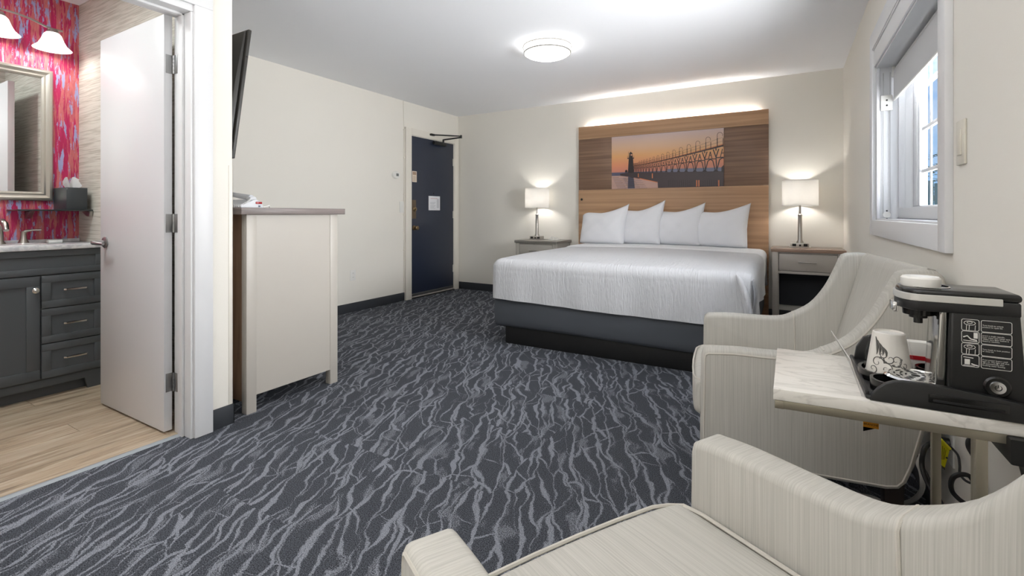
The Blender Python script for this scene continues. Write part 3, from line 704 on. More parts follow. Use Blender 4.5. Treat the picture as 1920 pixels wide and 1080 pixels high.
# ------------------------------------------------------------------ bed
BED = thing('bed', 'king bed with charcoal wrapped base on a black plinth', 'bed', (-1.165, 4.4, 0))
BX0, BX1, BY0, BY1 = -2.128, -.205, 3.325, 5.40
bm = NB(); box(bm, -2.02, -.31, 3.365, 5.38, 0, .16, .004); obj('plinth', bm, mat('black_plinth', S(16, 16, 17), .55), BED, label='black plinth')
def rounded_shell(x0, x1, y0, y1, z0, z1, r, nx, ny, nz, fn=None, drop_bottom=False):
    b_ = NB(); cache = {}
    def P(i, j, k):
        key = (i, j, k)
        if key in cache: return cache[key]
        p = Vector((x0 + (x1 - x0) * i / nx, y0 + (y1 - y0) * j / ny, z0 + (z1 - z0) * k / nz))
        q = Vector((min(max(p.x, x0 + r), x1 - r), min(max(p.y, y0 + r), y1 - r), min(max(p.z, z0 + (0 if drop_bottom else r)), z1 - r)))
        d = p - q
        if d.length > 1e-9: p = q + d.normalized() * min(r, max(abs(d.x), abs(d.y), abs(d.z)))
        if fn: p = fn(p)
        cache[key] = b_.verts.new(p); return cache[key]
    def quad(a, b2, c, d): b_.faces.new((P(*a), P(*b2), P(*c), P(*d)))
    for i in range(nx):
        for j in range(ny):
            quad((i, j, nz), (i + 1, j, nz), (i + 1, j + 1, nz), (i, j + 1, nz))
            if not drop_bottom: quad((i, j, 0), (i, j + 1, 0), (i + 1, j + 1, 0), (i + 1, j, 0))
    for i in range(nx):
        for k in range(nz):
            quad((i, 0, k), (i + 1, 0, k), (i + 1, 0, k + 1), (i, 0, k + 1)); quad((i, ny, k), (i, ny, k + 1), (i + 1, ny, k + 1), (i + 1, ny, k))
    for j in range(ny):
        for k in range(nz):
            quad((0, j, k), (0, j, k + 1), (0, j + 1, k + 1), (0, j + 1, k)); quad((nx, j, k), (nx, j + 1, k), (nx, j + 1, k + 1), (nx, j, k + 1))
    return b_
def skirt_fn(p):
    f = (p.z - .13) / .26
    p = p.copy(); s = .010 * math.sin(p.x * 2.3 + 1) * (1 - f)
    if p.y < BY0 + .1: p.y -= .012 * math.sin(f * PI) - s
    p.z += (1 - f) * .006 * math.sin(p.x * 3.1)
    return p
obj('base_wrap', rounded_shell(BX0 + .005, BX1 - .01, BY0 + .02, BY1, .13, .40, .028, 40, 30, 8, skirt_fn), mat('charcoal_stretch_fabric', S(74, 78, 85), .75, bump=.1, bscale=500), BED, label='charcoal fabric base wrap', smooth=60)
obj('mattress', rounded_shell(BX0 + .02, BX1 - .02, BY0 + .02, BY1, .401, .675, .05, 10, 10, 4), mat('mattress_ticking', S(220, 220, 222), .8), BED, smooth=60)
# bedspread
def cloth_mat():
    m, n, l, p = new_mat('white_crinkle_cotton')
    tc = n.new('ShaderNodeTexCoord'); mp = n.new('ShaderNodeMapping'); mp.inputs['Scale'].default_value = (58, 9, 9)
    no = n.new('ShaderNodeTexNoise'); no.inputs['Scale'].default_value = 1; no.inputs['Detail'].default_value = 4; no.inputs['Distortion'].default_value = 1.2
    l.new(tc.outputs['Object'], mp.inputs[0]); l.new(mp.outputs[0], no.inputs['Vector'])
    bp = n.new('ShaderNodeBump'); bp.inputs['Strength'].default_value = .65; bp.inputs['Distance'].default_value = .011
    l.new(no.outputs[0], bp.inputs['Height']); l.new(bp.outputs[0], p.inputs['Normal'])
    p.inputs['Base Color'].default_value = S(205, 206, 209); p.inputs['Roughness'].default_value = .85; p.inputs['Specular IOR Level'].default_value = .2
    return m
M_cloth = cloth_mat()
M_linen = mat('white_pillow_cotton', S(230, 231, 235), .85, bump=.18, bscale=35, spec=.2)
def cover_fn(p):
    p = p.copy(); f = max(0, min(1, (.70 - p.z) / .33))
    cx, cy = (BX0 + BX1) / 2, 4.3
    u = (p.x - cx) / ((BX1 - BX0) / 2)
    front = max(0, 1 - (p.y - BY0) / .12)
    # crown and sag of the top
    if f < .3: p.z += .018 * (1 - u * u) * min(1, (p.y - BY0) / .4) - .012 * max(0, 1 - (p.y - BY0) / .5)
    # hanging sides drift outwards, ripple
    if p.y < BY0 + .1: p.y -= f * (.008 + .006 * math.sin(p.x * 9) + .004 * math.sin(p.x * 23 + 1)); p.z += f * f * (.008 * math.sin(p.x * 2.2 + .5) - .018 * (u * .5 + .5))
    sx = 1 if u > 0 else -1
    if abs(u) > .9: p.x += sx * f * (.004 + .012 * math.sin(p.y * 7 + sx) * f + .006 * math.sin(p.y * 19))
    return p
BC = tag(obj('bedspread', rounded_shell(BX0 - .008, BX1 + .008, BY0 - .008, BY1 - .02, .362, .702, .07, 110, 90, 22, cover_fn, True), M_cloth, smooth=180),
    'white crinkled bedspread hanging over the foot of the bed', 'bedspread')
def catmull0(P, n=6):
    out = []
    for i in range(len(P) - 1):
        p0 = Vector(P[max(i - 1, 0)]); p1 = Vector(P[i]); p2 = Vector(P[i + 1]); p3 = Vector(P[min(i + 2, len(P) - 1)])
        for k in range(n):
            t_ = k / n
            out.append(.5 * ((2 * p1) + (-p0 + p2) * t_ + (2 * p0 - 5 * p1 + 4 * p2 - p3) * t_ * t_ + (-p0 + 3 * p1 - 3 * p2 + p3) * t_ ** 3))
    out.append(Vector(P[-1])); return out
# tucked corner fold at the foot, right hand side
b_ = NB(); rows = []
N1, N2 = 18, 9
for i in range(N1 + 1):
    f = i / N1; row = []
    for j in range(N2 + 1):
        g = j / N2 - .5
        w_ = .03 + .13 * f
        z = .645 - .275 * f - .012 * abs(g)
        y = BY0 + .055 + .22 * g * (.3 + f) + .05 * f
        x_ = BX1 + .012 + .022 * math.sin((g + .5) * PI) * (.5 + .5 * f) + .010 * math.sin(f * 5) - .012 * (1 - f)
        row.append(b_.verts.new((x_, y, z)))
    rows.append(row)
for i in range(N1):
    for j in range(N2): b_.faces.new((rows[i][j], rows[i][j + 1], rows[i + 1][j + 1], rows[i + 1][j]))
bmesh.ops.solidify(b_, geom=list(b_.faces), thickness=.006)
tube(b_, catmull0([(-.290, 3.335, .672), (-.270, 3.312, .645), (-.247, 3.305, .57), (-.226, 3.303, .48), (-.214, 3.305, .40), (-.212, 3.31, .355)]), [.004 + .022 * math.sin(min(1, k / 22) * PI * .62) for k in range(31)], 12)
obj('corner_fold', b_, M_cloth, BC, smooth=180)
# folded sheet band at the head end
def sheet_fn(p):
    u = (p.x - (BX0 + BX1) / 2) / ((BX1 - BX0) / 2); p = p.copy()
    p.z += .018 * (1 - u * u) if p.z > .6 else 0
    p.y += .012 * math.sin(p.x * 3)
    return p
tag(obj('top_sheet', rounded_shell(BX0 - .016, BX1 + .016, 4.78, BY1 - .03, .50, .713, .065, 60, 14, 10, sheet_fn, True), mat('smooth_white_sheet', S(229, 230, 233), .85, bump=.1, bscale=18, spec=.2), smooth=180),
    'smooth white sheet folded down below the pillows', 'sheet')
# pillows
def pillow(name, label, cx, w, h, cy, yaw, lean, seed, ear=.05, right_up=.06):
    rng = random.Random(seed); N = 26; b_ = NB(); F = []; K = []
    uu = (cx + 1.1665) / .96; zb_ = .709 + .018 * (1 - uu * uu)
    t = thing(name, label, 'pillow', (cx, cy, zb_), 0, 'white pillows on the bed')
    Rm = Matrix.Translation((cx, cy, zb_)) @ Matrix.Rotation(yaw, 4, 'Z') @ Matrix.Rotation(lean, 4, 'X')
    def pt(i, j, s):
        u, v = i / N * 2 - 1, j / N * 2 - 1
        e = (1 - abs(u) ** 2.6) * (1 - abs(v) ** 2.6)
        th = .088 * (max(e, 0) ** .45)
        if v < 0: th *= 1 + .12 * (-v)
        x_ = u * w / 2 * (1 - .045 * (1 - v * v) * 0 - .04 * (1 - abs(v)) * abs(u)); z = (v + 1) / 2 * h
        z += -.022 * (1 - u * u) * (v > 0) * v * v - .05 * max(0, -u) ** 7 * max(0, v) ** 2                       # sagging top edge
        z += right_up * max(0, (u + .15) / 1.15) ** 1.5 * max(0, v) ** 2
        x_ += .015 * max(0, u) ** 3 * max(0, v) ** 3
        wr = .006 * math.sin(9 * u + seed) * math.sin(7 * v + 2 * seed) * e
        return Rm @ Vector((x_, s * th + wr, z))
    G = {}
    for i in range(N + 1):
        for j in range(N + 1):
            edge = i in (0, N) or j in (0, N)
            G[i, j, -1] = b_.verts.new(pt(i, j, -1)); G[i, j, 1] = G[i, j, -1] if edge else b_.verts.new(pt(i, j, 1))
    for i in range(N):
        for j in range(N):
            for s in (-1, 1):
                q = [G[i, j, s], G[i + 1, j, s], G[i + 1, j + 1, s], G[i, j + 1, s]]
                b_.faces.new(q if s < 0 else q[::-1])
    obj('pillow_case', b_, M_linen, t, smooth=180)
    return t
pillow('pillow', 'leftmost upright white pillow, in front of the next', -1.862, .56, .385, 5.22, R(-8), R(-14), 1, right_up=.085)
pillow('pillow', 'second upright white pillow from the left, its corner raised', -1.455, .52, .40, 5.26, R(-8), R(-13), 2, right_up=.10)
pillow('pillow', 'third upright white pillow from the left, between two others', -1.045, .52, .385, 5.265, R(-8), R(-13), 3, right_up=.08)
pillow('pillow', 'rightmost upright white pillow, its sharp corner towards the right lamp', -.635, .56, .385, 5.25, R(-6), R(-13), 4, right_up=.075)

# ------------------------------------------------------------------ nightstands and lamps
def nightstand(name, label, x0, x1, top_mat, body, tip):
    t = thing(name, label, 'nightstand', ((x0 + x1) / 2, 5.25, 0))
    y0, y1, zt = 5.03, 5.47, .741
    b_ = NB(); box(b_, x0, x1, y0, y1, zt - .03, zt, .004); obj('top', b_, top_mat, t)
    for sx in (0, 1):
        for sy in (0, 1):
            b_ = NB(); xx = x0 + .012 if sx == 0 else x1 - .012 - .05; yy = y0 + .015 if sy == 0 else y1 - .06
            box(b_, xx, xx + .05, yy, yy + .045, 0, zt - .03, .002); obj('leg', b_, body, t)
    b_ = NB(); box(b_, x0 + .062, x1 - .062, y0 + .018, y0 + .035, .512, .535, .001); box(b_, x0 + .062, x1 - .062, y0 + .02, y0 + .04, zt - .042, zt - .03)
    for s in (x0 + .018, x1 - .034): box(b_, s, s + .016, y0 + .06, y1 - .055, .512, zt - .03)
    box(b_, x0 + .02, x1 - .02, y0 + .05, y1 - .02, .512, .524)
    obj('apron', b_, body, t)
    b_ = NB(); box(b_, x0 + .067, x1 - .067, y0 + .015, y0 + .04, .54, zt - .046, .002); dr = obj('drawer', b_, body, t)
    b_ = NB(); c = (x0 + x1) / 2; zc = .622; tube(b_, [(c - .07, y0 - .012, zc), (c + .07, y0 - .012, zc)], .006, 10)
    for s in (-.055, .055): tube(b_, [(c + s, y0 + .018, zc), (c + s, y0 - .012, zc)], .004, 8)
    obj('handle', b_, M_nickel, dr)
    b_ = NB(); box(b_, x0 + .03, x1 - .03, y1 - .02, y1 - .008, .16, .512, .001); obj('back_panel', b_, mat('painted_shade_panel', S(66, 68, 74), .7), t, label='added dark sheet standing in for shaded wall')  # added sheet, its dark colour paints the shade on the wall behind
    return t
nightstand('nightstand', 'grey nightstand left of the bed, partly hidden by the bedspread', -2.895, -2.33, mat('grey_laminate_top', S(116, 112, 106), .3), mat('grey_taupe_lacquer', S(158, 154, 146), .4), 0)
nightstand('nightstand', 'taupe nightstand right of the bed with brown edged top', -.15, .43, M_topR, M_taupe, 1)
def shade_mat():
    m, n, l, p = new_mat('white_lamp_shade'); out = n['Material Output']; n.remove(p)
    d = n.new('ShaderNodeBsdfDiffuse'); d.inputs[0].default_value = (.86, .855, .84, 1); tr = n.new('ShaderNodeBsdfTranslucent'); tr.inputs[0].default_value = (.88, .865, .84, 1)
    no = n.new('ShaderNodeTexNoise'); no.inputs['Scale'].default_value = 400; bp = n.new('ShaderNodeBump'); bp.inputs['Strength'].default_value = .1
    l.new(no.outputs[0], bp.inputs['Height']); l.new(bp.outputs[0], d.inputs['Normal'])
    mx = n.new('ShaderNodeMixShader'); mx.inputs[0].default_value = .70
    l.new(d.outputs[0], mx.inputs[1]); l.new(tr.outputs[0], mx.inputs[2]); l.new(mx.outputs[0], out.inputs[0]); return m
M_shade = shade_mat()
LAMP_W = 5.0
def table_lamp(name, label, cx, cy):
    zt = .741
    t = thing(name, label, 'lamp', (cx, cy, zt))
    b_ = NB(); box(b_, cx - .088, cx + .088, cy - .055, cy + .055, zt, zt + .006, .002); box(b_, cx - .078, cx + .072, cy - .05, cy + .05, zt + .006, zt + .042, .004)
    ba = obj('base', b_, mat('brushed_nickel_pale', S(186, 182, 176), .38, .85), t)
    for s in (-.048, .0, .044):
        b_ = NB(); w_ = .016 if s else .008; box(b_, cx + s - w_, cx + s + w_, cy - .0515, cy - .049, zt + .012, zt + .036 if s else zt + .03, .001); obj('socket', b_, M_dark, ba)
    b_ = NB(); lathe(b_, [(0, zt + .042), (.030, zt + .042), (.030, zt + .05), (.024, zt + .062), (.020, zt + .07), (.0185, zt + .22), (.0165, zt + .295), (.019, zt + .30), (.019, zt + .312), (.010, zt + .32), (.0085, zt + .45), (.0, zt + .45)], 20, (cx, cy, 0), cap=False)
    obj('stem', b_, M_nickel, t)
    b_ = NB(); z0, z1, r = 1.137, 1.381, .15
    lathe(b_, [(r, z0), (r, z1), (r - .002, z1), (r - .002, z0), (r, z0)], 48, (cx, cy, 0), cap=False)
    for z in (z0 + .004, z1 - .004): lathe(b_, [(r + .0008, z - .004), (r + .0008, z + .004), (r - .003, z + .004), (r - .003, z - .004), (r + .0008, z - .004)], 48, (cx, cy, 0), cap=False)
    obj('lamp_shade', b_, M_shade, t, label='white drum shade')
    b_ = NB()
    for a in (0, 2 * PI / 3, 4 * PI / 3): tube(b_, [(cx, cy, 1.205), (cx + (r - .003) * math.cos(a), cy + (r - .003) * math.sin(a), 1.145)], .0015, 6)
    obj('shade_spider', b_, M_nickel, t)
    b_ = NB(); lathe(b_, [(0, 1.19), (.013, 1.19), (.013, 1.205), (.02, 1.22), (.030, 1.247), (.026, 1.275), (.014, 1.287), (0, 1.29)], 16, (cx, cy, 0), cap=False)
    obj('bulb', b_, mat('lit_bulb', (1, 1, 1, 1), .4, emit=(1, .965, .92, 1), estr=LAMP_W * 19), t)
    return t
table_lamp('table_lamp', 'nickel table lamp with white drum shade on the left nightstand', -2.735, 5.325)
table_lamp('table_lamp', 'nickel table lamp with white drum shade on the right nightstand', .088, 5.325)
TR = thing('small_tray', 'small pale tray with little white packets on the left nightstand', 'tray', (-2.5, 5.3, .741))
bm = NB(); box(bm, -2.555, -2.43, 5.25, 5.35, .741, .747, .002); obj('tray', bm, M_plastic, TR)
for k in range(5):
    bm = NB(); box(bm, -2.545 + k * .022, -2.53 + k * .022, 5.27, 5.33, .747, .765 + .006 * ((k * 3) % 4), .003); obj('packet', bm, M_plastic, TR)

# ------------------------------------------------------------------ armchairs
M_fab_side = streak('strie_fabric_side', S(176, 173, 165), S(193, 190, 182), (420, 10, 4), .9, .30, .70, .10, .15, 2, .15)
M_fab_seat = streak('strie_fabric_seat', S(176, 173, 165), S(193, 190, 182), (4, 420, 10), .9, .30, .70, .10, .15, 2, .15)
M_pipe = mat('fabric_piping', S(194, 189, 179), .9, bump=.2, bscale=400)
M_leg = mat('dark_wood_leg', S(44, 36, 32), .45)
def catmull(P, n=6):
    out = []
    for i in range(len(P) - 1):
        p0 = Vector(P[max(i - 1, 0)]); p1 = Vector(P[i]); p2 = Vector(P[i + 1]); p3 = Vector(P[min(i + 2, len(P) - 1)])
        for k in range(n):
            t_ = k / n
            out.append(.5 * ((2 * p1) + (-p0 + p2) * t_ + (2 * p0 - 5 * p1 + 4 * p2 - p3) * t_ * t_ + (-p0 + 3 * p1 - 3 * p2 + p3) * t_ ** 3))
    out.append(Vector(P[-1])); return out
def armchair(name, label):
    t = thing(name, label, 'armchair', (0, 0, 0))
    ctrl = [(.325, .572), (.24, .579), (.12, .579), (.02, .583), (-.035, .605), (-.105, .651), (-.162, .726), (-.203, .812), (-.222, .858)]
    top = [(p.x, p.y) for p in catmull([Vector((a, c, 0)) for a, c in ctrl], 4)]
    prof = [(.345, .19), (.347, .40), (.345, .54), (.340, .561)] + top + [(-.232, .876), (-.25, .884), (-.30, .888), (-.325, .884), (-.342, .868), (-.349, .84), (-.347, .72), (-.325, .52), (-.30, .38), (-.275, .27), (-.255, .215), (-.235, .192), (-.20, .184), (.05, .182)]
    def flare(b_, s):                                   # the wings lean outwards towards the top
        for v in b_.verts:
            f = max(0, (v.co.z - .58) / .3); inner = 1 if abs(v.co.y) < .32 else 0
            v.co.y += s * (.022 * f * f + .016 * f * inner)
    for s in (-1, 1):
        yi, yo = s * .278, s * .3625
        b_ = NB(); prism(b_, prof, 'Y', yi, yo, .016, 3); flare(b_, s); a = obj('arm', b_, M_fab_side, t, smooth=80)
        # piping along the outer and inner edge
        for yy, q0, q1, rad in ((yo - s * .003, 0, len(prof), .0048), (yi + s * .004, 3, 44, .0035)):
            cen = Vector((0, 0, .45)); pts = [Vector((p[0], yy, p[1])) for p in prof[q0:q1]]
            if q0 == 0:
                out = []
                for i, p in enumerate(pts):
                    a_, c_ = pts[i - 1], pts[(i + 1) % len(pts)]; d = (c_ - a_).normalized(); nrm = Vector((-d.z, 0, d.x)); out.append(p + nrm * .014)
                b_ = NB(); tube(b_, out, rad, 6, True); flare(b_, s); obj('piping', b_, M_pipe, a)
        b_ = NB(); tube(b_, [(-.04, yi, .36), (-.038, yi, .5), (-.035, yi - s * .0005, .588), (-.036, yi + s * .006, .6), (-.036, yi + s * .016, .6035), (-.036, yo - s * .016, .6035)], .0035, 6); obj('seam', b_, M_pipe, a)
    # backrest between the arms
    bp_ = [(-.165, .40), (-.19, .50), (-.225, .62), (-.262, .74), (-.294, .85), (-.303, .876), (-.32, .889), (-.338, .884), (-.349, .865), (-.347, .72), (-.325, .52), (-.30, .38), (-.28, .30), (-.20, .30)]
    b_ = NB(); prism(b_, bp_, 'Y', -.282, .282, 0, 2)
    for v in b_.verts: v.co.y *= 1 + .13 * max(0, (v.co.z - .58) / .3) ** 1.5
    obj('backrest', b_, M_fab_seat, t, smooth=50)
    # seat and frame
    def seat_fn(p):
        p = p.copy(); u, v = (p.x - .09) / .3, p.y / .28
        if p.z > .40: p.z += .016 * (1 - min(1, u * u)) * (1 - v * v)
        if p.x > .3: p.x += .012 * (1 - v * v)
        return p
    b_ = rounded_shell(-.20, .372, -.276, .276, .295, .432, .03, 24, 24, 8, seat_fn); se = obj('seat_cushion', b_, M_fab_seat, t, smooth=180)
    b_ = NB(); pts = [(-.16, -.268, .43)] + [(.30, -.268, .43), (.345, -.262, .428), (.364, -.235, .427)] + [(.372 + .010 * (1 - (v / .24) ** 2), v, .4275) for v in (-.2, -.1, 0, .1, .2)] + [(.364, .235, .427), (.345, .262, .428), (.30, .268, .43), (-.16, .268, .43)]
    tube(b_, pts, .0042, 6); obj('piping', b_, M_pipe, se)
    b_ = NB(); box(b_, -.26, .35, -.28, .28, .185, .30, .012, 2); obj('seat_frame', b_, M_fab_side, t, smooth=50)
    for sx in (-.235, .285):
        for sy in (-.29, .29):
            b_ = NB(); prism(b_, [(sx - .028, .2), (sx + .028, .2), (sx + .02, .0), (sx - .02, .0)], 'Y', sy - .024, sy + .024, .002); obj('leg', b_, M_leg, t, label='dark wooden leg')
    return t
CH = armchair('armchair', 'light grey fabric armchair between the marble side table and the bed')
CH.location = (.0195, 2.232, 0); CH.rotation_euler = (0, 0, R(187.5))
C2 = copy_tree(CH); C2.location = (-.03, .68, 0); C2.rotation_euler = (0, 0, R(150.0))
C2['label'] = 'light grey fabric armchair nearest the camera, cut off by the frame bottom'
CH['group'] = C2['group'] = 'matching light grey armchairs'

# ------------------------------------------------------------------ side table
def marble():
    m, n, l, p = new_mat('white_marble_laminate')
    tc = n.new('ShaderNodeTexCoord'); mp = n.new('ShaderNodeMapping'); mp.inputs['Scale'].default_value = (3, 7, 7); mp.inputs['Rotation'].default_value = (0, 0, .5)
    no = n.new('ShaderNodeTexNoise'); no.inputs['Scale'].default_value = 2.2; no.inputs['Detail'].default_value = 8; no.inputs['Distortion'].default_value = 1.4
    l.new(tc.outputs['Object'], mp.inputs[0]); l.new(mp.outputs[0], no.inputs['Vector'])
    cr = n.new('ShaderNodeValToRGB'); e = cr.color_ramp.elements; e[0].position = .44; e[0].color = S(226, 222, 214); e[1].position = .56; e[1].color = S(226, 222, 214)
    x_ = e.new(.5); x_.color = S(208, 204, 196)
    l.new(no.outputs[0], cr.inputs[0]); l.new(cr.outputs[0], p.inputs['Base Color']); p.inputs['Roughness'].default_value = .25; return m
ST = thing('side_table', 'narrow marble topped side table with champagne metal frame between the armchairs', 'table', (.2, 1.43, 0))
M_champ = mat('champagne_metal', S(172, 165, 148), .35, .8)
TX0, TX1, TY0, TY1, TZ = -.032, .418, 1.247, 1.629, .66
TYR = TY0 + .03
bm = NB(); prism(bm, [(TX0, TY0), (TX1, TYR), (TX1, TY1), (TX0, TY1)], 'Z', TZ - .026, TZ, .002); obj('tabletop', bm, marble(), ST)
bm = NB(); q = .018; zb = TZ - .0265
prism(bm, [(TX0 + .003, TY0 + .002), (TX1, TYR + .002), (TX1, TYR + .002 + q), (TX0 + .003, TY0 + .002 + q)], 'Z', zb - q, zb, .001); box(bm, TX0 + .003, TX1, TY1 - .002 - q, TY1 - .002, zb - q, zb, .001); box(bm, TX0 + .003, TX0 + .003 + q, TY0, TY1, zb - q, zb, .001)
obj('top_frame', bm, M_champ, ST)
for (a, b_, c, d) in ((.318, .336, TY0 + .026, TY0 + .046), (.318, .336, TY1 - .024, TY1 - .004)):
    bm = NB(); box(bm, a, b_, c, d, .018, zb - q, .001); obj('leg', bm, M_champ, ST)
bm = NB(); box(bm, .326, .343, 1.32, 1.338, .018, zb - .002, .001); obj('leg', bm, M_champ, ST)
bm = NB(); box(bm, .0, .336, TY0 + .026, TY0 + .044, .0, .018, .001); box(bm, .0, .336, TY1 - .022, TY1 - .004, .0, .018, .001); box(bm, .318, .336, TY0, TY1, 0, .018, .001); box(bm, .0, .018, TY0, TY1, 0, .018, .001); box(bm, .326, .344, TY0 + .03, 1.338, 0, .018)
obj('base_frame', bm, M_champ, ST)

# black tray
CT = thing('coffee_tray', 'black plastic caddy tray holding the coffee things on the table', 'tray', (.27, 1.42, TZ))
def rim(b_, pts, r, zlo, zhi, th, mi=0):
    P = [Vector(p) for p in pts]; n = len(P); cen = sum(P, Vector((0, 0, 0))) / n
    A = [b_.verts.new((p.x, p.y, zlo)) for p in P]; B = [b_.verts.new((p.x, p.y, zhi)) for p in P]
    P2 = [cen + (p - cen) * (1 - th / (p - cen).length) for p in P]
    C = [b_.verts.new((p.x, p.y, zhi)) for p in P2]; D = [b_.verts.new((p.x, p.y, zlo)) for p in P2]
    for i in range(n):
        j = (i + 1) % n
        for u_, v_ in ((A, B), (B, C), (C, D)): b_.faces.new((u_[i], u_[j], v_[j], v_[i])).material_index = mi
    b_.faces.new([D[i] for i in range(n)])
bm = NB()
box(bm, .142, .425, 1.275, 1.585, TZ + .0005, TZ + .010, .004)
fw_ = [(.150, .661), (.425, .661), (.425, .690), (.373, .700), (.3286, .706), (.2735, .7106), (.24, .7113), (.206, .7105), (.19, .7075), (.176, .7007), (.163, .688), (.153, .673)]
prism(bm, fw_, 'Y', 1.268, 1.284, .003)
bw_ = [(.150, .661), (.425, .661), (.425, .73), (.27, .735), (.24, .742), (.20, .742), (.172, .73), (.156, .70)]
prism(bm, bw_, 'Y', 1.578, 1.592, .003)
box(bm, .142, .150, 1.28, 1.585, TZ + .004, TZ + .018, .002)
obj('tray_body', bm, M_black, CT)
bm = NB(); box(bm, .245, .365, 1.2655, 1.2685, .676, .694, .004, mi=0); box(bm, .252, .358, 1.2645, 1.266, .679, .684, .001, mi=1); obj('front_slot', bm, [M_blackg, M_dark], CT)
circ = lambda cx, cy, rx, ry, n=28: [(cx + rx * math.cos(2 * PI * k / n), cy + ry * math.sin(2 * PI * k / n), 0) for k in range(n)]
bm = NB(); rim(bm, circ(.198, 1.425, .054, .062), .05, .669, .692, .007); lathe(bm, [(0, .670), (.047, .670), (.047, .6805), (0, .6805)], 24, (.201, 1.422, 0), cap=False); rim(bm, circ(.192, 1.328, .036, .040), .05, .669, .696, .006); rim(bm, circ(.315, 1.50, .05, .042), .05, .669, .69, .006)
bmesh.ops.recalc_face_normals(bm, faces=bm.faces); obj('cup_well', bm, M_blackg, CT)
# clear sheet
AC = NB(); P4 = [(.118, 1.295, TZ + .075), (.138, 1.29, TZ + .001), (.138, 1.575, TZ + .001), (.100, 1.575, TZ + .078)]
vs = [AC.verts.new(p) for p in P4]; AC.faces.new(vs); bmesh.ops.solidify(AC, geom=list(AC.faces), thickness=.002)
tag(obj('acrylic_holder', AC, glass_mat('clear_acrylic', (.93, .93, .92, 1)), None, 0), 'clear acrylic sheet leaning at the left end of the black tray', 'sign holder')
bm = NB(); tube(bm, P4, .0011, 6, True); obj('polished_edge', bm, mat('acrylic_edge', S(214, 212, 206), .2), bpy.data.objects['acrylic_holder'])

# cup
def cup_mat():
    m, n, l, p = new_mat('wrapped_paper_cup')
    p.inputs['Base Color'].default_value = S(218, 214, 206); p.inputs['Roughness'].default_value = .3
    tc = n.new('ShaderNodeTexCoord'); no = n.new('ShaderNodeTexNoise'); no.inputs['Scale'].default_value = 38; no.inputs['Detail'].default_value = 3
    bp = n.new('ShaderNodeBump'); bp.inputs['Strength'].default_value = .35; bp.inputs['Distance'].default_value = .004
    l.new(tc.outputs['Object'], no.inputs['Vector']); l.new(no.outputs[0], bp.inputs['Height']); l.new(bp.outputs[0], p.inputs['Normal']); return m
CU = thing('paper_cup', 'upturned paper cup with grey swirls in clear wrap on the black tray', 'cup', (.203, 1.42, .681))
cu0, cuh, cr0, cr1 = (.203, 1.42), .101, .0445, .031
bm = NB(); lathe(bm, [(0, .6815), (cr0 + .002, .6815), (cr0 + .002, .6855), (cr0, .687), (cr1, .6815 + cuh - .002), (cr1 - .003, .6815 + cuh), (cr1 - .004, .6815 + cuh - .004), (0, .6815 + cuh - .004)], 40, (*cu0, 0), cap=False)
obj('cup_wall', bm, cup_mat(), CU)
bm = NB()
def on_cup(ang, h, off=.0006):
    r = cr0 + (cr1 - cr0) * h + off; return Vector((cu0[0] + r * math.cos(ang), cu0[1] + r * math.sin(ang), .687 + h * (cuh - .007)))
A0 = math.atan2(-1.42, -.203)                     # side towards the room
def swirl(a, h, rad, turns, rot, sgn):
    pts = []
    for k in range(26):
        f = k / 25; rr = rad * (1 - .85 * f); an = rot + sgn * f * turns * 2 * PI
        pts.append(on_cup(a + rr * math.cos(an) / .04, h + rr * math.sin(an) / .09))
    tube(bm, pts, [.0011 * (1 - .5 * k / 25) for k in range(26)], 4)
for (a, h, rad, tn, rt, sg) in ((-.55, .30, .014, 1.1, 0, 1), (-.1, .18, .013, 1.1, 2, -1), (.35, .40, .014, 1.2, 4, 1), (.5, .16, .012, 1.1, 1, -1), (.05, .42, .012, 1., 3, 1), (-.75, .12, .01, 1., 5, 1), (.75, .3, .011, 1., 2.2, 1), (-.3, .5, .010, 1., 1.2, -1), (.28, .08, .009, 1., 1, 1)):
    swirl(A0 + a, h, rad, tn, rt, sg)
for k in range(4):                                # tall leaf shapes
    pts = [on_cup(A0 - .62 + .16 * k + .10 * f * (1 - f) * 4 - .2 * f, .48 + f * (.42 - .07 * k)) for f in [q / 10 for q in range(11)]]
    tube(bm, pts, [.0026 * math.sin(PI * (q + .6) / 11.5) for q in range(11)], 4)
for (a, h) in ((-.4, .42), (.2, .28), (-.15, .33), (.6, .42), (.0, .08), (.45, .27)):
    tube(bm, [on_cup(A0 + a - .05, h - .02), on_cup(A0 + a, h), on_cup(A0 + a + .05, h + .02)], [.0008, .0028, .0008], 6)
obj('swirl_print', bm, mat('grey_cup_ink', S(92, 90, 86), .5), CU)
# clear wrap film crumpled round the cup
bm = NB(); rng = random.Random(5); rr_ = []
for k in range(9):
    h = k / 8; ring = []
    for q in range(30):
        a = 2 * PI * q / 30; ring.append(bm.verts.new(on_cup(a, h * 1.05, .003 + rng.random() * .004)))
    rr_.append(ring)
for k in range(8):
    for q in range(30): bm.faces.new((rr_[k][q], rr_[k][(q + 1) % 30], rr_[k + 1][(q + 1) % 30], rr_[k + 1][q]))
obj('wrap_film', bm, glass_mat('clear_film', (.985, .985, .985, 1), 1.12), CU, 0)
# packet with red stripe
PK = thing('sachet_box', 'white paper packet with a red stripe behind the cup', 'packet', (.33, 1.54, .67))
bm = NB(); box(bm, .222, .415, 1.545, 1.575, .6705, .738, .003); obj('packet_body', bm, mat('white_card', S(222, 219, 212), .5), PK)
bm = NB(); box(bm, .2215, .4155, 1.5435, 1.5455, .694, .704); obj('red_stripe', bm, mat('red_ink', S(178, 22, 34), .4), PK, label='red stripe')

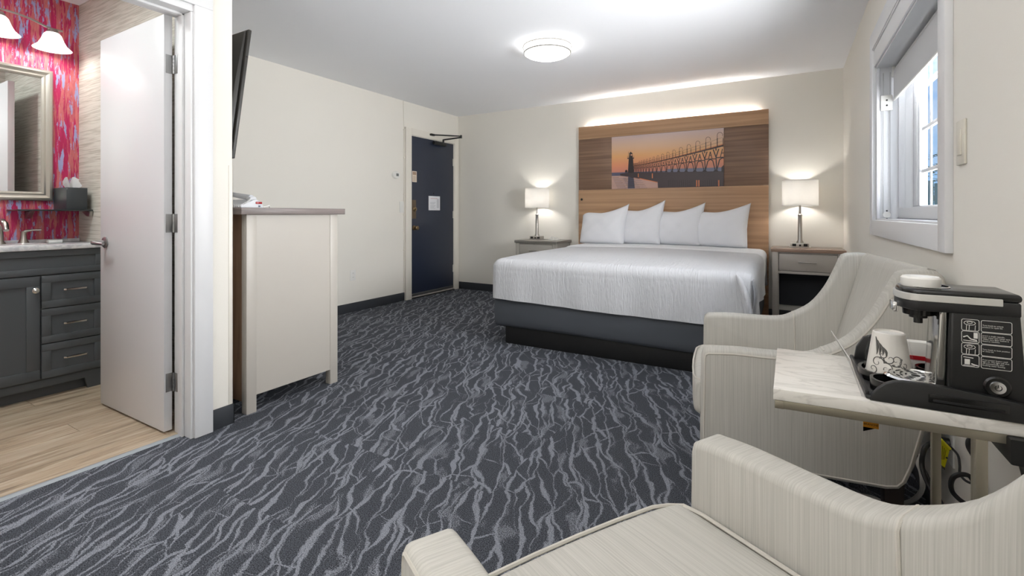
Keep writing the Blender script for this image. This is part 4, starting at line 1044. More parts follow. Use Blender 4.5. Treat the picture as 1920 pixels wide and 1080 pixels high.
# ------------------------------------------------------------------ coffee maker
CM = thing('coffee_maker', 'black single cup coffee maker with silver band on the marble table', 'coffee maker', (.32, 1.345, TZ + .01))
yn, yf = 1.288, 1.405
bm = NB()
prism(bm, [(.279, .671), (.398, .671), (.395, .72), (.386, .88), (.284, .88)], 'Y', yn, yf, .006, 3)
obj('body', bm, M_black, CM)
BODY = CM.children[-1]
bm = NB(); prism(bm, [(.262, .705), (.2785, .69), (.283, .868), (.270, .868)], 'Y', yn + .012, yf - .012, .004, 3); obj('water_tank', bm, mat('smoky_chrome', S(170, 168, 164), .12, .9), CM, label='shiny silver front column')
# head, rounded at the front
def head_poly(x_back, x_front, y0, y1, n=14):
    yc, hw = (y0 + y1) / 2, (y1 - y0) / 2
    P = [(x_back, y0), (x_back, y1)]
    for k in range(n + 1):
        a = PI / 2 + PI * k / n; P.append((x_front + hw * .55 + hw * .55 * math.cos(a), yc + hw * math.sin(a)))
    return P
hy0, hy1 = 1.284, 1.409
bm = NB(); prism(bm, head_poly(.386, .203, hy0 + .002, hy1 - .002), 'Z', .858, .8875, .004, 2); obj('head', bm, M_black, CM)
bm = NB(); prism(bm, [(x_ if x_ < .37 else .372, y_) for x_, y_ in head_poly(.36, .201, hy0 - .0006, hy1 + .0006)], 'Z', .8785, .893, .001, 1); obj('silver_band', bm, mat('silver_band', S(206, 204, 198), .3, .4), CM, label='pale silver band round the head')
bm = NB(); prism(bm, head_poly(.387, .205, hy0 + .001, hy1 - .001), 'Z', .8865, .9035, .007, 3); obj('lid', bm, M_blackg, CM)
bm = NB(); lathe(bm, [(0, .9035), (.033, .9035), (.034, .906), (.034, .921), (.031, .9245), (0, .9255)], 32, (.247, 1.346, 0), cap=False); obj('lid_knob', bm, mat('white_knob', S(232, 230, 224), .35), CM, label='white round lid knob')
bm = NB(); lathe(bm, [(.037, .9035), (.040, .9045), (.037, .9055)], 28, (.256, 1.346, 0), cap=False); obj('chrome_ring', bm, M_chrome, CM)
bm = NB(); lathe(bm, [(0, .823), (.008, .823), (.008, .835), (.016, .835), (.016, .842), (.027, .842), (.028, .860), (0, .860)], 24, (.243, 1.346, 0), cap=False); obj('nozzle', bm, M_blackg, CM)
bm = NB(); box(bm, .196, .207, 1.325, 1.367, .846, .868, .003); obj('latch', bm, M_chrome, CM, label='chrome front latch')
DX, DY = .240, 1.352
bm = NB(); lathe(bm, [(0, .671), (.054, .671), (.057, .696), (.057, .702), (.053, .706), (.047, .706), (.046, .7035), (0, .7035)], 40, (DX, DY, 0), cap=False); dt = obj('drip_tray', bm, M_chrome, CM)
bm = NB(); lathe(bm, [(0, .7037), (.0455, .7037), (.0455, .7045), (0, .7045)], 36, (DX, DY, 0), cap=False); obj('drip_plate', bm, mat('pale_steel', S(222, 220, 214), .3, .6), dt)
bm = NB()
for ring, cnt in ((.037, 11), (.027, 8), (.017, 5)):
    for k in range(cnt):
        a0 = 2 * PI * k / cnt; w_ = 2 * PI / cnt * .62
        tube(bm, [(DX + ring * math.cos(a0 + w_ * f), DY + ring * math.sin(a0 + w_ * f), .7045) for f in (0, .25, .5, .75, 1)], [.0008, .0015, .0017, .0015, .0008], 6)
lathe(bm, [(0, .7045), (.008, .7045), (.008, .7052), (0, .7052)], 16, (DX, DY, 0), cap=False)
obj('drip_slots', bm, M_dark, dt)
bm = NB(); lathe(bm, [(0, yn), (.020, yn), (.021, yn - .004), (.018, yn - .007), (.0125, yn - .007), (0, yn - .007)], 28, (.352, 0, .7205), 'Y', cap=False); obj('button_bezel', bm, M_blackg, CM)
BZ = CM.children[-1]
bm = NB(); lathe(bm, [(0, yn - .007), (.0125, yn - .007), (.0115, yn - .0095), (0, yn - .010)], 24, (.352, 0, .7205), 'Y', cap=False); obj('power_button', bm, M_chrome, BZ)
bm = NB(); arc = [(.352 + .005 * math.sin(a), yn - .0103, .7205 + .005 * math.cos(a)) for a in [.6 + k * (2 * PI - 1.2) / 14 for k in range(15)]]; tube(bm, arc, .0006, 6); tube(bm, [(.352, yn - .0103, .721), (.352, yn - .0103, .7265)], .0006, 6)
obj('power_symbol', bm, M_dark, BZ)
# printed instructions: four pictures and four text boxes
M_ink = mat('white_print', S(214, 212, 206), .5)
def rrect(b_, x0, x1, z0, z1, y, r=.003, w=.0005):
    P = []
    for cx, cz, a0 in ((x1 - r, z1 - r, 0), (x0 + r, z1 - r, PI / 2), (x0 + r, z0 + r, PI), (x1 - r, z0 + r, 3 * PI / 2)):
        for k in range(5): a = a0 + k * PI / 8; P.append((cx + r * math.cos(a), y, cz + r * math.sin(a)))
    tube(b_, P, w, 4, True)
pr = NB(); yy = yn - .0004
rows_ = [(.826, .8485), (.802, .8245), (.7785, .8005), (.754, .777)]
for i, (z0, z1) in enumerate(rows_):
    rrect(pr, .3005, .3265, z0, z1, yy); rrect(pr, .3295, .3735, z0, z1, yy)
    # small picture: the machine, a cup or a hand
    zc = (z0 + z1) / 2
    if i in (0, 2):
        tube(pr, [(.304 + .0085 + .0085 * math.cos(a), yy, zc + .004 + .0042 * math.sin(a)) for a in [k * 2 * PI / 16 for k in range(16)]], .0005, 4, True)
        tube(pr, [(.304 + .0085 + .004 * math.cos(a), yy, zc + .005 + .002 * math.sin(a)) for a in [k * 2 * PI / 10 for k in range(10)]], .0005, 4, True)
        for xx in (.308, .312, .321): tube(pr, [(xx, yy, zc), (xx - .0005, yy, z0 + .001)], .0005, 4)
    elif i == 1:
        box(pr, .3185, .3245, yy, yy + .0003, zc - .002, z1 - .002); tube(pr, [(.303, yy, zc - .001), (.309, yy, zc + .002), (.314, yy, zc - .004), (.323, yy, zc - .006)], .0012, 4); tube(pr, [(.303, yy, z0 + .004), (.324, yy, z0 + .003)], .0008, 4)
    else:
        box(pr, .305, .313, yy, yy + .0003, z0 + .004, zc + .003); tube(pr, [(.303, yy, zc + .007), (.318, yy, zc + .006)], .0008, 4); tube(pr, [(.315, yy, z0 + .006), (.320, yy, z0 + .004), (.325, yy, z0 + .003)], .0012, 4); tube(pr, [(.303, yy, z0 + .002), (.32, yy, z0 + .002)], .0005, 4)
obj('instruction_print', pr, M_ink, BODY, 0)
for (z0, z1), s in zip(rows_, ('Turn knob to unlock\nposition to open lid.', 'Insert a single capsule.\nPour water into water tank.\n*Make sure filter basket is\nfitted to machine.', 'Turn knob to lock position\nto close lid.', 'Press power button until\nlight on. The light will shut\noff automatically after\nfinishing water heating.')):
    nl = s.count('\n') + 1
    text('lettering', s, .0036, M_ink, CM, (.3312, yn - .0006, (z0 + z1) / 2 + (nl - 1) * .0018 - .0012), FACE_NEG_Y)

# ------------------------------------------------------------------ cords, plugs and tags under the table
def cord(name, label, pts, r, m, cat='cord'):
    b_ = NB(); tube(b_, [p for p in catmull([Vector(p) for p in pts], 7)], r, 8); return tag(obj(name, b_, m, None, 180), label, cat)
M_cord = mat('black_rubber_cord', S(20, 20, 21), .5)
bm = NB(); box(bm, XR - .006, XR, 1.965, 2.045, .27, .39, .002)
PO = tag(obj('wall_outlet', bm, M_plastic), 'white wall outlet low on the wall under the table', 'outlet')
bm = NB(); lathe(bm, [(0, XR - .0065), (.019, XR - .0065), (.019, XR - .035), (.011, XR - .045), (0, XR - .045)], 16, (0, 2.0, .330), 'X', cap=False)
tag(obj('power_plug', bm, M_black), 'round black plug pushed into the low wall outlet', 'plug')
cord('power_cable', 'black power cable bending from the wall plug down behind the left table leg', [(.400, 1.985, .330), (.388, 1.93, .352), (.378, 1.885, .372), (.372, 1.871, .375), (.352, 1.848, .367), (.343, 1.842, .343), (.341, 1.841, .317), (.342, 1.83, .299), (.347, 1.822, .281), (.354, 1.814, .263), (.364, 1.797, .246), (.371, 1.766, .225), (.374, 1.745, .18), (.38, 1.72, .08), (.37, 1.66, .010), (.30, 1.60, .008)], .0065, M_cord)
cord('thin_cable', 'thin black cable sagging behind the yellow tag under the table', [(.430, 1.975, .338), (.433, 1.895, .343), (.42, 1.818, .343), (.408, 1.764, .342), (.411, 1.743, .337), (.419, 1.736, .334), (.427, 1.73, .336), (.433, 1.721, .343)], .0032, M_cord)
cord('looped_cable', 'thick black cable in an open loop between the two table legs', [(.436, 1.69, .28), (.430, 1.683, .31), (.421, 1.679, .334), (.416, 1.677, .357), (.407, 1.677, .375), (.39, 1.673, .377), (.374, 1.67, .367), (.369, 1.672, .346), (.373, 1.675, .325), (.384, 1.669, .313), (.396, 1.665, .306), (.408, 1.666, .298), (.415, 1.663, .26), (.42, 1.65, .15), (.415, 1.62, .009), (.36, 1.60, .008)], .0058, M_cord)
cord('hanging_cable', 'thick black cable curving down from the table at the wall side', [(.436, 1.722, .470), (.427, 1.73, .458), (.417, 1.724, .451), (.416, 1.723, .435), (.421, 1.714, .422), (.427, 1.706, .408), (.432, 1.699, .397), (.434, 1.69, .38), (.436, 1.69, .33)], .0062, M_cord)
cord('pale_cable', 'pale grey cable lying on the carpet under the far armchair', [(.345, 1.865, .33), (.34, 1.875, .301), (.349, 1.892, .272), (.355, 1.907, .239), (.361, 1.945, .194), (.362, 2.004, .143), (.354, 2.057, .097), (.339, 2.095, .064), (.32, 2.13, .038), (.297, 2.163, .017), (.25, 2.20, .008), (.1, 2.16, .008), (0, 2.12, .008)], .007, mat('pale_grey_cord', S(186, 184, 178), .5))
bm = NB()
P = [(.383, 1.830, .397), (.404, 1.843, .371), (.391, 1.835, .317), (.379, 1.829, .328)]
A = [bm.verts.new(p) for p in P]; bm.faces.new(A); bmesh.ops.solidify(bm, geom=list(bm.faces), thickness=.0012)
tube(bm, [(.381, 1.829, .403), (.4045, 1.843, .375)], .0042, 8)
M_yel = mat('yellow_tag_plastic', S(232, 226, 20), .45)
YT_ = tag(obj('cord_tag', bm, M_yel), 'bright yellow warning tag hanging on the thin black cord', 'tag')
bm = NB()
for k in range(4):
    f = k / 3.5; tube(bm, [(.380 + .011 * f, 1.828 + .006 * f, .331 - .010 * f), (.381 + .011 * f, 1.828 + .006 * f, .324 - .010 * f)], .0010, 4)
for k in range(3): tube(bm, [(.386 + .004 * k, 1.8300 + .0025 * k, .385 - .006 * k), (.384 + .003 * k, 1.829 + .002 * k, .345)], .0005, 4)
lathe(bm, [(.0022, 1.834), (.0022, 1.842)], 8, (.396, 0, .350), 'Y')
obj('tag_print', bm, M_dark, YT_)
# orange label
bm = NB(); ox0, ox1, oy = .168, .201, 1.55; box(bm, ox0, ox1, oy, oy + .001, .500, TZ - .0262)
OT = tag(obj('orange_label', bm, mat('orange_label', S(226, 150, 30), .5)), 'orange hanging label with black lettering under the side table', 'label')
bm = NB(); vs = [bm.verts.new(p) for p in ((ox0, oy, .500), (ox1 - .008, oy, .500), (ox0, oy, .488))]; bm.faces.new(vs); bmesh.ops.solidify(bm, geom=list(bm.faces), thickness=.001); obj('black_corner', bm, M_dark, OT, 0)
text('lettering', 'BRANCHÉ', .0068, M_dark, OT, ((ox0 + ox1) / 2, oy - .0008, .5065), FACE_NEG_Y, 'CENTER'); text('lettering', 'NE PAS LAISSER', .0040, M_dark, OT, ((ox0 + ox1) / 2, oy - .0008, .516), FACE_NEG_Y, 'CENTER')
# black power supply under the table
PS = thing('power_adapter', 'black power supply box hanging beneath the right end of the table', 'adapter', (.4, 1.36, .55))
bm = NB(); prism(bm, [(1.255, .585), (1.255, zb - .0005), (1.42, zb - .0005), (1.42, .60), (1.39, .585)], 'X', .362, XR - .02, .003); obj('adapter_body', bm, M_black, PS)
bm = NB(); prism(bm, [(1.26, .586), (1.38, .586), (1.26, .45)], 'X', .40, XR - .022, .003); obj('adapter_wedge', bm, M_black, PS)

# ------------------------------------------------------------------ dresser, phone, television
DR = thing('dresser', 'tall taupe dresser with grey wood top behind the partition corner', 'dresser', (-3.05, 1.76, 0))
dx1, dx0, dy0, dy1 = -2.468, -3.75, 1.465, 2.05
bm = NB(); box(bm, dx0 - .02, -2.447, 1.425, 2.092, 1.057, 1.093, .003); obj('top', bm, M_greywood, DR, label='grey wood top')
for a in (dx1 - .045, dx0):
    for c in (dy0, dy1 - .055):
        bm = NB(); box(bm, a, a + .045, c, c + .055, 0, 1.057, .002); obj('leg', bm, M_taupe_l, DR)
bm = NB(); box(bm, dx1 - .032, dx1 - .004, dy0 + .055, dy1 - .055, .09, 1.057); obj('side_panel', bm, M_taupe_l, DR)
bm = NB(); box(bm, dx0 + .02, dx0 + .04, dy0 + .055, dy1 - .055, .09, 1.057); obj('side_panel', bm, M_taupe_l, DR)
bm = NB(); box(bm, dx0 + .045, dx1 - .045, dy0 + .02, dy0 + .03, .05, 1.057); obj('back_panel', bm, M_brownwood, DR, label='brown wood back panel')
bm = NB(); box(bm, dx0 + .045, dx1 - .045, dy1 - .05, dy1 - .03, .10, 1.05); obj('carcass_front', bm, M_taupe_l, DR)
for q in range(3):
    for s in range(2):
        xa = dx0 + .05 + s * .6; bm = NB(); box(bm, xa, xa + .58, dy1 - .03, dy1 - .008, .12 + q * .31, .41 + q * .31, .003); d_ = obj('drawer', bm, M_taupe, DR)
        bm = NB(); tube(bm, [(xa + .2, dy1 + .02, .27 + q * .31), (xa + .38, dy1 + .02, .27 + q * .31)], .006, 8)
        for e_ in (.22, .36): tube(bm, [(xa + e_, dy1 - .01, .27 + q * .31), (xa + e_, dy1 + .02, .27 + q * .31)], .004, 6)
        obj('handle', bm, M_nickel, d_)
# phone
PH = thing('telephone', 'white desk telephone with red message lamp on the dresser top', 'telephone', (-2.6, 1.6, 1.093))
M_phone = mat('pale_grey_phone', S(206, 208, 212), .4)
zt = 1.093
bm = NB(); prism(bm, [(1.475, zt), (1.60, zt), (1.60, zt + .012), (1.575, zt + .04), (1.56, zt + .048), (1.475, zt + .018)], 'X', -2.80, -2.535, .005, 2); obj('phone_body', bm, M_phone, PH)
bm = NB(); tube(bm, [(-2.83, 1.52, zt + .085), (-2.7, 1.53, zt + .075), (-2.56, 1.545, zt + .055)], [.017, .013, .017], 10); box(bm, -2.58, -2.535, 1.525, 1.565, zt + .038, zt + .062, .01, 2); box(bm, -2.85, -2.80, 1.50, 1.55, zt + .03, zt + .1, .01, 2); obj('handset', bm, M_phone, PH)
bm = NB(); box(bm, -2.537, -2.531, 1.555, 1.592, zt + .022, zt + .034, .003); obj('message_lamp', bm, mat('red_lens', S(150, 10, 24), .2), PH, label='red message lamp')
bm = NB(); box(bm, -2.536, -2.533, 1.572, 1.582, zt + .005, zt + .014); obj('jack', bm, mat('navy_jack', S(40, 58, 80), .4), PH)
bm = NB(); hel = []
base_c = [Vector(p) for p in ((-2.545, 1.53, zt + .045), (-2.54, 1.505, zt + .028), (-2.545, 1.475, zt + .012), (-2.58, 1.45, zt + .010), (-2.66, 1.445, zt + .010))]
cc = catmull(base_c, 28)
for i, p in enumerate(cc): hel.append(p + Vector((.006 * math.cos(i * 1.0), .002 * math.sin(i * 1.0), .006 * math.sin(i * 1.0))))
tube(bm, hel, .0022, 5); obj('coiled_cord', bm, mat('white_coil_cord', S(226, 226, 226), .4), PH)
bm = NB(); tube(bm, [(-2.535, 1.602, zt + .004), (-2.53, 1.62, zt + .009), (-2.53, 1.632, zt + .013), (-2.54, 1.64, zt + .005)], .004, 6); obj('line_cord', bm, M_plastic, PH)
# television
TV = thing('television', 'black flat television tilted off the wall above the dresser', 'television', (-3.1, 1.47, 1.7))
tr_ = math.atan2(.091, .70)
Mt = Matrix.Translation((-3.1, 1.455, 1.70)) @ Matrix.Rotation(-tr_, 4, 'X')
def tvp(name, bm, m, parent, **k): bm.transform(Mt); return obj(name, bm, m, parent, **k)
M_tv = mat('charcoal_tv_plastic', S(52, 50, 47), .45)
bm = NB(); box(bm, -.60, .60, -.004, .014, -.352, .352, .004); tvp('bezel', bm, M_tv, TV)
bm = NB(); box(bm, -.588, .588, .0135, .0155, -.335, .342, .001); tvp('screen', bm, mat('tv_screen', S(10, 10, 12), .08), TV)
bm = NB(); prism(bm, [(-.004, -.345), (-.004, .345), (-.018, .335), (-.03, .10), (-.034, -.10), (-.028, -.33)], 'X', -.585, .585, .006, 2); tvp('back_cover', bm, M_tv, TV)
bm = NB(); box(bm, -.15, .15, -.06, -.028, -.15, .1, .003); tvp('mount_plate', bm, M_black, TV)
bm = NB(); box(bm, -3.2, -3.0, YP + .002, YP + .02, 1.55, 1.85, .003); box(bm, -3.12, -3.08, YP + .01, 1.44, 1.62, 1.72, .003); obj('wall_bracket', bm, M_black, TV)
bm = NB(); lathe(bm, [(.004, .598), (.004, .6015)], 10, (0, -.006 + .01, .2), 'X'); tvp('screw', bm, M_dark, TV)

# ------------------------------------------------------------------ small wall fittings
TH = thing('thermostat', 'white oval thermostat on the wall left of the navy door', 'thermostat', (XL, 4.232, 1.527))
bm = NB(); lathe(bm, [(0, 0), (.046, 0), (.046, .016), (.040, .026), (0, .028)], 28, (XL, 0, 0), 'X', cap=False)
for v in bm.verts: v.co.y *= 1.28; v.co.y += 4.232; v.co.z += 1.527
obj('thermostat_body', bm, M_plastic, TH)
bm = NB(); box(bm, XL + .026, XL + .0295, 4.222, 4.262, 1.512, 1.544, .001); obj('display', bm, mat('grey_lcd', S(120, 122, 120), .25), TH)
def plate(name, label, cat, xw, s, y0, y1, z0, z1, rocker=True, m=M_plastic):
    t = thing(name, label, cat, (xw, (y0 + y1) / 2, (z0 + z1) / 2))
    b_ = NB(); box(b_, xw, xw + s * .007, y0, y1, z0, z1, .0025); obj('plate', b_, m, t)
    yc, zc = (y0 + y1) / 2, (z0 + z1) / 2; w_, h_ = (y1 - y0) * .24, (z1 - z0) * .29
    if rocker:
        b_ = NB(); box(b_, xw + s * .006, xw + s * .011, yc - w_, yc + w_, zc - h_, zc + h_, .002); obj('rocker', b_, m, t)
    else:
        for dz in (-.022, .022):
            b_ = NB(); box(b_, xw + s * .006, xw + s * .0085, yc - .016, yc + .016, zc + dz - .015, zc + dz + .015, .003)
            for e_ in (-.006, .006): box(b_, xw + s * .0083, xw + s * .009, yc + e_ - .001, yc + e_ + .001, zc + dz - .003, zc + dz + .006, mi=1)
            obj('socket', b_, [m, M_dark], t)
    return t
plate('light_switch', 'white rocker light switch beside the navy door frame', 'switch', XL, 1, 4.305, 4.372, 1.075, 1.212)
plate('wall_outlet', 'white double outlet low on the wall between dresser and navy door', 'outlet', XL, 1, 3.552, 3.625, .34, .455, False)
plate('light_switch', 'cream light switch on the wall near the window casing', 'switch', XR, -1, 1.852, 1.928, 1.206, 1.338, True, mat('cream_plastic', S(216, 211, 198), .35))
bm = NB(); box(bm, XL, XL + .012, 4.371, 4.384, .1, 2.09, .002); tube(bm, [(XL + .006, 4.378, 2.09), (XL + .006, 4.37, 2.25), (XL + .004, 4.367, ZC)], .004, 6)
for z in (.62, 1.05, 1.3, 1.75, 2.09): box(bm, XL, XL + .014, 4.366, 4.387, z - .008, z + .008, .001)
tag(obj('cable_conduit', bm, M_cream), 'thin cream cable conduit running up beside the navy door', 'conduit')
# flush ceiling lamp
CLN = thing('ceiling_light', 'round flush ceiling light with double nickel ring', 'ceiling light', (-1.722, 3.535, ZC))
cxl, cyl = -1.722, 3.535
bm = NB(); lathe(bm, [(0, ZC - .001), (.185, ZC - .001), (.187, ZC - .055), (.17, ZC - .078), (.12, ZC - .097), (.06, ZC - .106), (.0, ZC - .109)][::-1], 48, (cxl, cyl, 0), cap=False)
obj('diffuser', bm, mat('lit_diffuser', (1, 1, 1, 1), .5, emit=(1, .99, .975, 1), estr=9), CLN, label='glowing white diffuser')
for z, r_ in ((ZC - .012, .200), (ZC - .062, .194)):
    bm = NB(); lathe(bm, [(r_, z - .006), (r_, z + .006), (r_ - .006, z + .006), (r_ - .006, z - .006), (r_, z - .006)], 56, (cxl, cyl, 0), cap=False); obj('ring', bm, M_nickel, CLN, label='nickel ring')
bm = NB()
for a in (R(-100), R(20), R(140)): tube(bm, [(cxl + .197 * math.cos(a), cyl + .197 * math.sin(a), ZC - .008), (cxl + .192 * math.cos(a), cyl + .192 * math.sin(a), ZC - .068)], .003, 6)
obj('strut', bm, M_nickel, CLN)

# ------------------------------------------------------------------ bathroom
VA = thing('vanity', 'charcoal shaker bathroom vanity seen through the open door', 'vanity', (-3.89, .83, 0))
vx, vy0, vy1 = -3.70, .385, 1.283
bm = NB(); box(bm, -4.075, vx, vy0, vy1, .105, .852, .002); box(bm, -4.06, vx - .05, vy0 + .02, vy1 - .02, .0, .11)
prism(bm, [(vy0, .0), (vy0 + .07, .0), (vy0 + .085, .065), (vy1 - .085, .065), (vy1 - .07, .0), (vy1, .0), (vy1, .11), (vy0, .11)], 'X', vx - .02, vx, .001)
obj('cabinet_body', bm, M_vanity, VA)
def shaker(name, y0, y1, z0, z1, fr, parent):
    b_ = NB(); x0 = vx; x1 = vx + .018
    box(b_, x0, x1, y0, y1, z0, z0 + fr, .0012); box(b_, x0, x1, y0, y1, z1 - fr, z1, .0012); box(b_, x0, x1, y0, y0 + fr, z0 + fr, z1 - fr, .0012); box(b_, x0, x1, y1 - fr, y1, z0 + fr, z1 - fr, .0012)
    box(b_, x0, x1 - .008, y0 + fr - .001, y1 - fr + .001, z0 + fr - .001, z1 - fr + .001)
    return obj(name, b_, M_vanity, parent)
shaker('false_front', vy0 + .004, vy1 - .004, .712, .850, .035, VA)
vd = shaker('door', .70, .992, .118, .705, .055, VA)
vd2 = shaker('door', vy0 + .004, .694, .118, .705, .055, VA)
for d_, ky in ((vd, .970), (vd2, .416)):
    bm = NB(); lathe(bm, [(0, 0), (.006, 0), (.006, .012), (.015, .018), (.016, .024), (.010, .030), (0, .031)], 18, (vx + .018, ky, .628), 'X', cap=False); obj('knob', bm, M_chrome, d_)
for z0, z1 in ((.520, .705), (.318, .514), (.118, .312)):
    d_ = shaker('drawer', 1.0, vy1 - .004, z0, z1, .04, VA); zc = (z0 + z1) / 2 + .006; yc = 1.145
    bm = NB(); tube(bm, [(vx + .018, yc - .05, zc), (vx + .04, yc - .05, zc), (vx + .045, yc - .046, zc), (vx + .045, yc + .046, zc), (vx + .04, yc + .05, zc), (vx + .018, yc + .05, zc)], .0065, 8); obj('handle', bm, M_chrome, d_)
M_stone = streak('grey_white_stone', S(196, 198, 204), S(232, 232, 234), (9, 14, 14), .15, .4, .6, 0, .5, 8, 1.5)
CTP = thing('countertop', 'pale veined stone countertop with basin on the vanity', 'countertop', (-3.87, .83, .853))
bm = NB(); box(bm, -4.075, vx + .03, vy0 - .01, vy1 + .005, .853, .88, .003); box(bm, -4.078, -4.06, vy0 - .01, vy1 + .005, .88, .9, .002); obj('slab', bm, M_stone, CTP)
bm = NB(); lathe(bm, [(.19, .8805), (.205, .8805), (.205, .8835), (.195, .8855), (.185, .8825), (.16, .8815), (.0, .8812)], 40, (0, 0, 0), cap=False)
for v in bm.verts: v.co.x = v.co.x * .72 - 3.86; v.co.y = v.co.y + .87
obj('basin', bm, mat('white_porcelain', S(238, 238, 238), .12), CTP)
FA = thing('faucet', 'brushed nickel faucet with lever beside the basin', 'faucet', (-4.02, .9, .88))
bm = NB(); cf = (-4.0, .905); lathe(bm, [(0, .88), (.026, .88), (.026, .886), (.017, .90), (.0145, .98), (.0145, .99), (0, .99)], 18, (*cf, 0), cap=False); tube(bm, [(cf[0], cf[1], .965), (cf[0] + .005, cf[1], 1.0), (cf[0] + .04, cf[1], 1.016), (cf[0] + .09, cf[1], 1.0), (cf[0] + .115, cf[1], .965)], [.0145, .016, .0165, .016, .013], 12); obj('spout', bm, M_nickel, FA)
for yl, s in ((1.005, 1), (.805, -1)):
    bm = NB(); lathe(bm, [(0, .88), (.027, .88), (.026, .884), (.016, .91), (.012, .945), (.012, .955), (0, .957)], 18, (-4.0, yl, 0), cap=False); tube(bm, [(-4.0, yl, .945), (-3.998, yl + s * .012, .957), (-3.99, yl + s * .035, .962), (-3.98, yl + s * .075, .962)], [.012, .009, .006, .006], 10); obj('lever', bm, M_nickel, FA)
bm = NB(); box(bm, -3.99, -3.93, 1.10, 1.165, .8805, .899, .004); tag(obj('soap_bar', bm, mat('white_soap', S(238, 238, 236), .4)), 'small white boxed soap on the stone countertop', 'soap')
# mirror
MI = thing('mirror', 'silver framed bathroom mirror on the pink wallpaper', 'mirror', (XL, .89, 1.55))
my0, my1, mz0, mz1, fwd = .62, 1.158, 1.143, 1.97, .056
M_silver = mat('champagne_silver_frame', S(200, 196, 188), .3, .75)
bm = NB()
def mbar(p0, p1, horiz):
    pr_ = [(0, 0), (0, .014), (.008, .022), (.018, .024), (.026, .018), (.034, .014), (.044, .016), (.054, .010), (fwd, .004), (fwd, 0)]
    return pr_
prf = mbar(0, 0, 0)
rings = []
for d, h in prf:
    rings.append([bm.verts.new((XL + .001 + h, yy_, zz_)) for yy_, zz_ in ((my0 + d, mz0 + d), (my1 - d, mz0 + d), (my1 - d, mz1 - d), (my0 + d, mz1 - d))])
for a, c in zip(rings, rings[1:]):
    for k in range(4): bm.faces.new((a[k], a[(k + 1) % 4], c[(k + 1) % 4], c[k]))
bmesh.ops.recalc_face_normals(bm, faces=bm.faces); obj('frame', bm, M_silver, MI, 30)
bm = NB(); box(bm, XL + .001, XL + .004, my0 + fwd - .004, my1 - fwd + .004, mz0 + fwd - .004, mz1 - fwd + .004); obj('mirror_glass', bm, mat('mirror_glass', S(236, 238, 238), .0, 1.0), MI, 0)
# shelf and tissue box
GS = thing('glass_shelf', 'dark glass shelf on nickel brackets below the mirror', 'shelf', (XL, 1.12, 1.08))
bm = NB(); prism(bm, [(XL + .003, .95), (-3.88, .95), (-3.845, .985), (-3.838, 1.284), (XL + .003, 1.284)], 'Z', 1.078, 1.087, .002); obj('shelf_plate', bm, mat('smoked_glass', S(52, 56, 58), .08), GS)
bm = NB(); prism(bm, [(XL, 1.076), (XL, 1.03), (XL + .03, 1.035), (XL + .09, 1.076)], 'Y', 1.03, 1.055, .003); obj('bracket', bm, M_nickel, GS)
bm = NB(); prism(bm, [(-3.98, 1.076), (-3.85, 1.076), (-3.86, 1.045), (-3.90, 1.045)], 'Y', 1.27, 1.288, .003); obj('bracket', bm, M_nickel, GS)
TB = thing('tissue_box', 'charcoal tissue box with a white tissue on the glass shelf', 'tissue box', (-3.96, 1.21, 1.0875))
bm = NB(); box(bm, -4.07, -3.86, 1.161, 1.264, 1.0875, 1.225, .003); obj('box_cover', bm, mat('charcoal_leatherette', S(58, 62, 66), .4), TB)
bm = NB(); rng = random.Random(3)
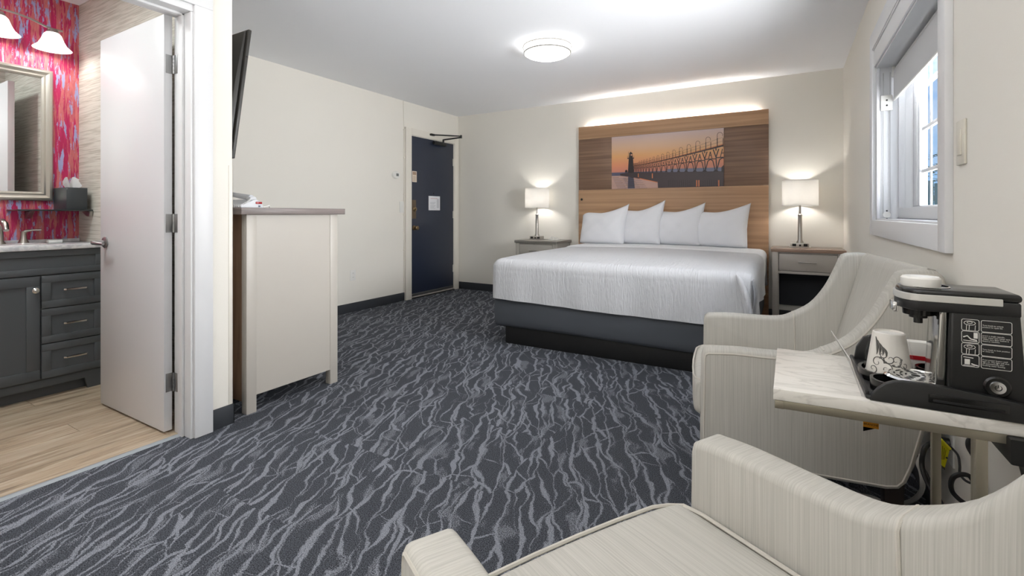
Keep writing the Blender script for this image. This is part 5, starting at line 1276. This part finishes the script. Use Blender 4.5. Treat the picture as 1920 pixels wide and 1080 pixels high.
for sheet in range(2):
    P1 = []; n_ = 11
    for k in range(n_):
        f = k / (n_ - 1); yb_ = 1.19 + .045 * f; xb_ = -3.965 + .03 * sheet + .02 * math.sin(f * 5 + sheet)
        zt_ = 1.270 + .024 * math.sin(f * 9 + 1.5 * sheet) + .014 * rng.random() - .02 * abs(f - .5)
        P1.append(((xb_, yb_, 1.222), (xb_ + .015 * math.sin(f * 7 + sheet), 1.175 + .075 * f, (1.222 + zt_) / 2), (xb_ + .02 * math.cos(f * 6), 1.168 + .088 * f, zt_)))
    V = [[bm.verts.new(p) for p in c] for c in P1]
    for a, c in zip(V, V[1:]):
        for k in range(2): bm.faces.new((a[k], c[k], c[k + 1], a[k + 1]))
bmesh.ops.solidify(bm, geom=list(bm.faces), thickness=.0008); obj('tissue', bm, mat('white_tissue', S(244, 244, 245), .9), TB, 30)
# vanity light
VL = thing('vanity_light', 'nickel vanity light with white bell glass shades above the mirror', 'wall light', (XL, .89, 2.2))
bm = NB(); lathe(bm, [(0, 0), (.06, 0), (.058, .012), (.02, .022), (.012, .1), (0, .1)], 24, (XL, .885, 2.185), 'X', cap=False); obj('backplate', bm, M_nickel, VL)
vlx = -3.935
bm = NB(); tube(bm, catmull([Vector(p) for p in ((vlx, .58, 2.20), (vlx, .65, 2.205), (vlx, .76, 2.225), (vlx, .885, 2.243), (vlx, 1.0, 2.235), (vlx, 1.10, 2.205), (vlx, 1.165, 2.203))], 6), .0065, 8); tube(bm, [(XL + .02, .885, 2.19), (XL + .09, .885, 2.2), (vlx, .885, 2.243)], .007, 8); obj('arm', bm, M_nickel, VL)
M_opal = mat('opal_glass', S(240, 240, 238), .2, emit=(1, .98, .95, 1), estr=.9)
for yl, zz in ((.655, 2.19), (.885, 2.215), (1.118, 2.19)):
    bm = NB(); lathe(bm, [(0, zz + .012), (.02, zz + .012), (.028, zz), (.03, zz - .014), (0, zz - .014)], 20, (vlx, yl, 0), cap=False); obj('socket_cup', bm, M_nickel, VL)
    bm = NB(); lathe(bm, [(.031, zz - .012), (.042, zz - .025), (.054, zz - .06), (.068, zz - .088), (.092, zz - .112), (.0905, zz - .1135), (.065, zz - .091), (.051, zz - .062), (.039, zz - .027), (.031, zz - .012)], 36, (vlx, yl, 0), cap=False); obj('glass_shade', bm, M_opal, VL, label='white bell glass shade')
    bm = NB(); lathe(bm, [(0, zz - .118), (.016, zz - .113), (.025, zz - .098), (.024, zz - .08), (.014, zz - .05), (0, zz - .05)], 18, (vlx, yl, 0), cap=False); obj('bulb', bm, mat('lit_vanity_bulb', (1, 1, 1, 1), .4, emit=(1, .97, .92, 1), estr=50), VL)
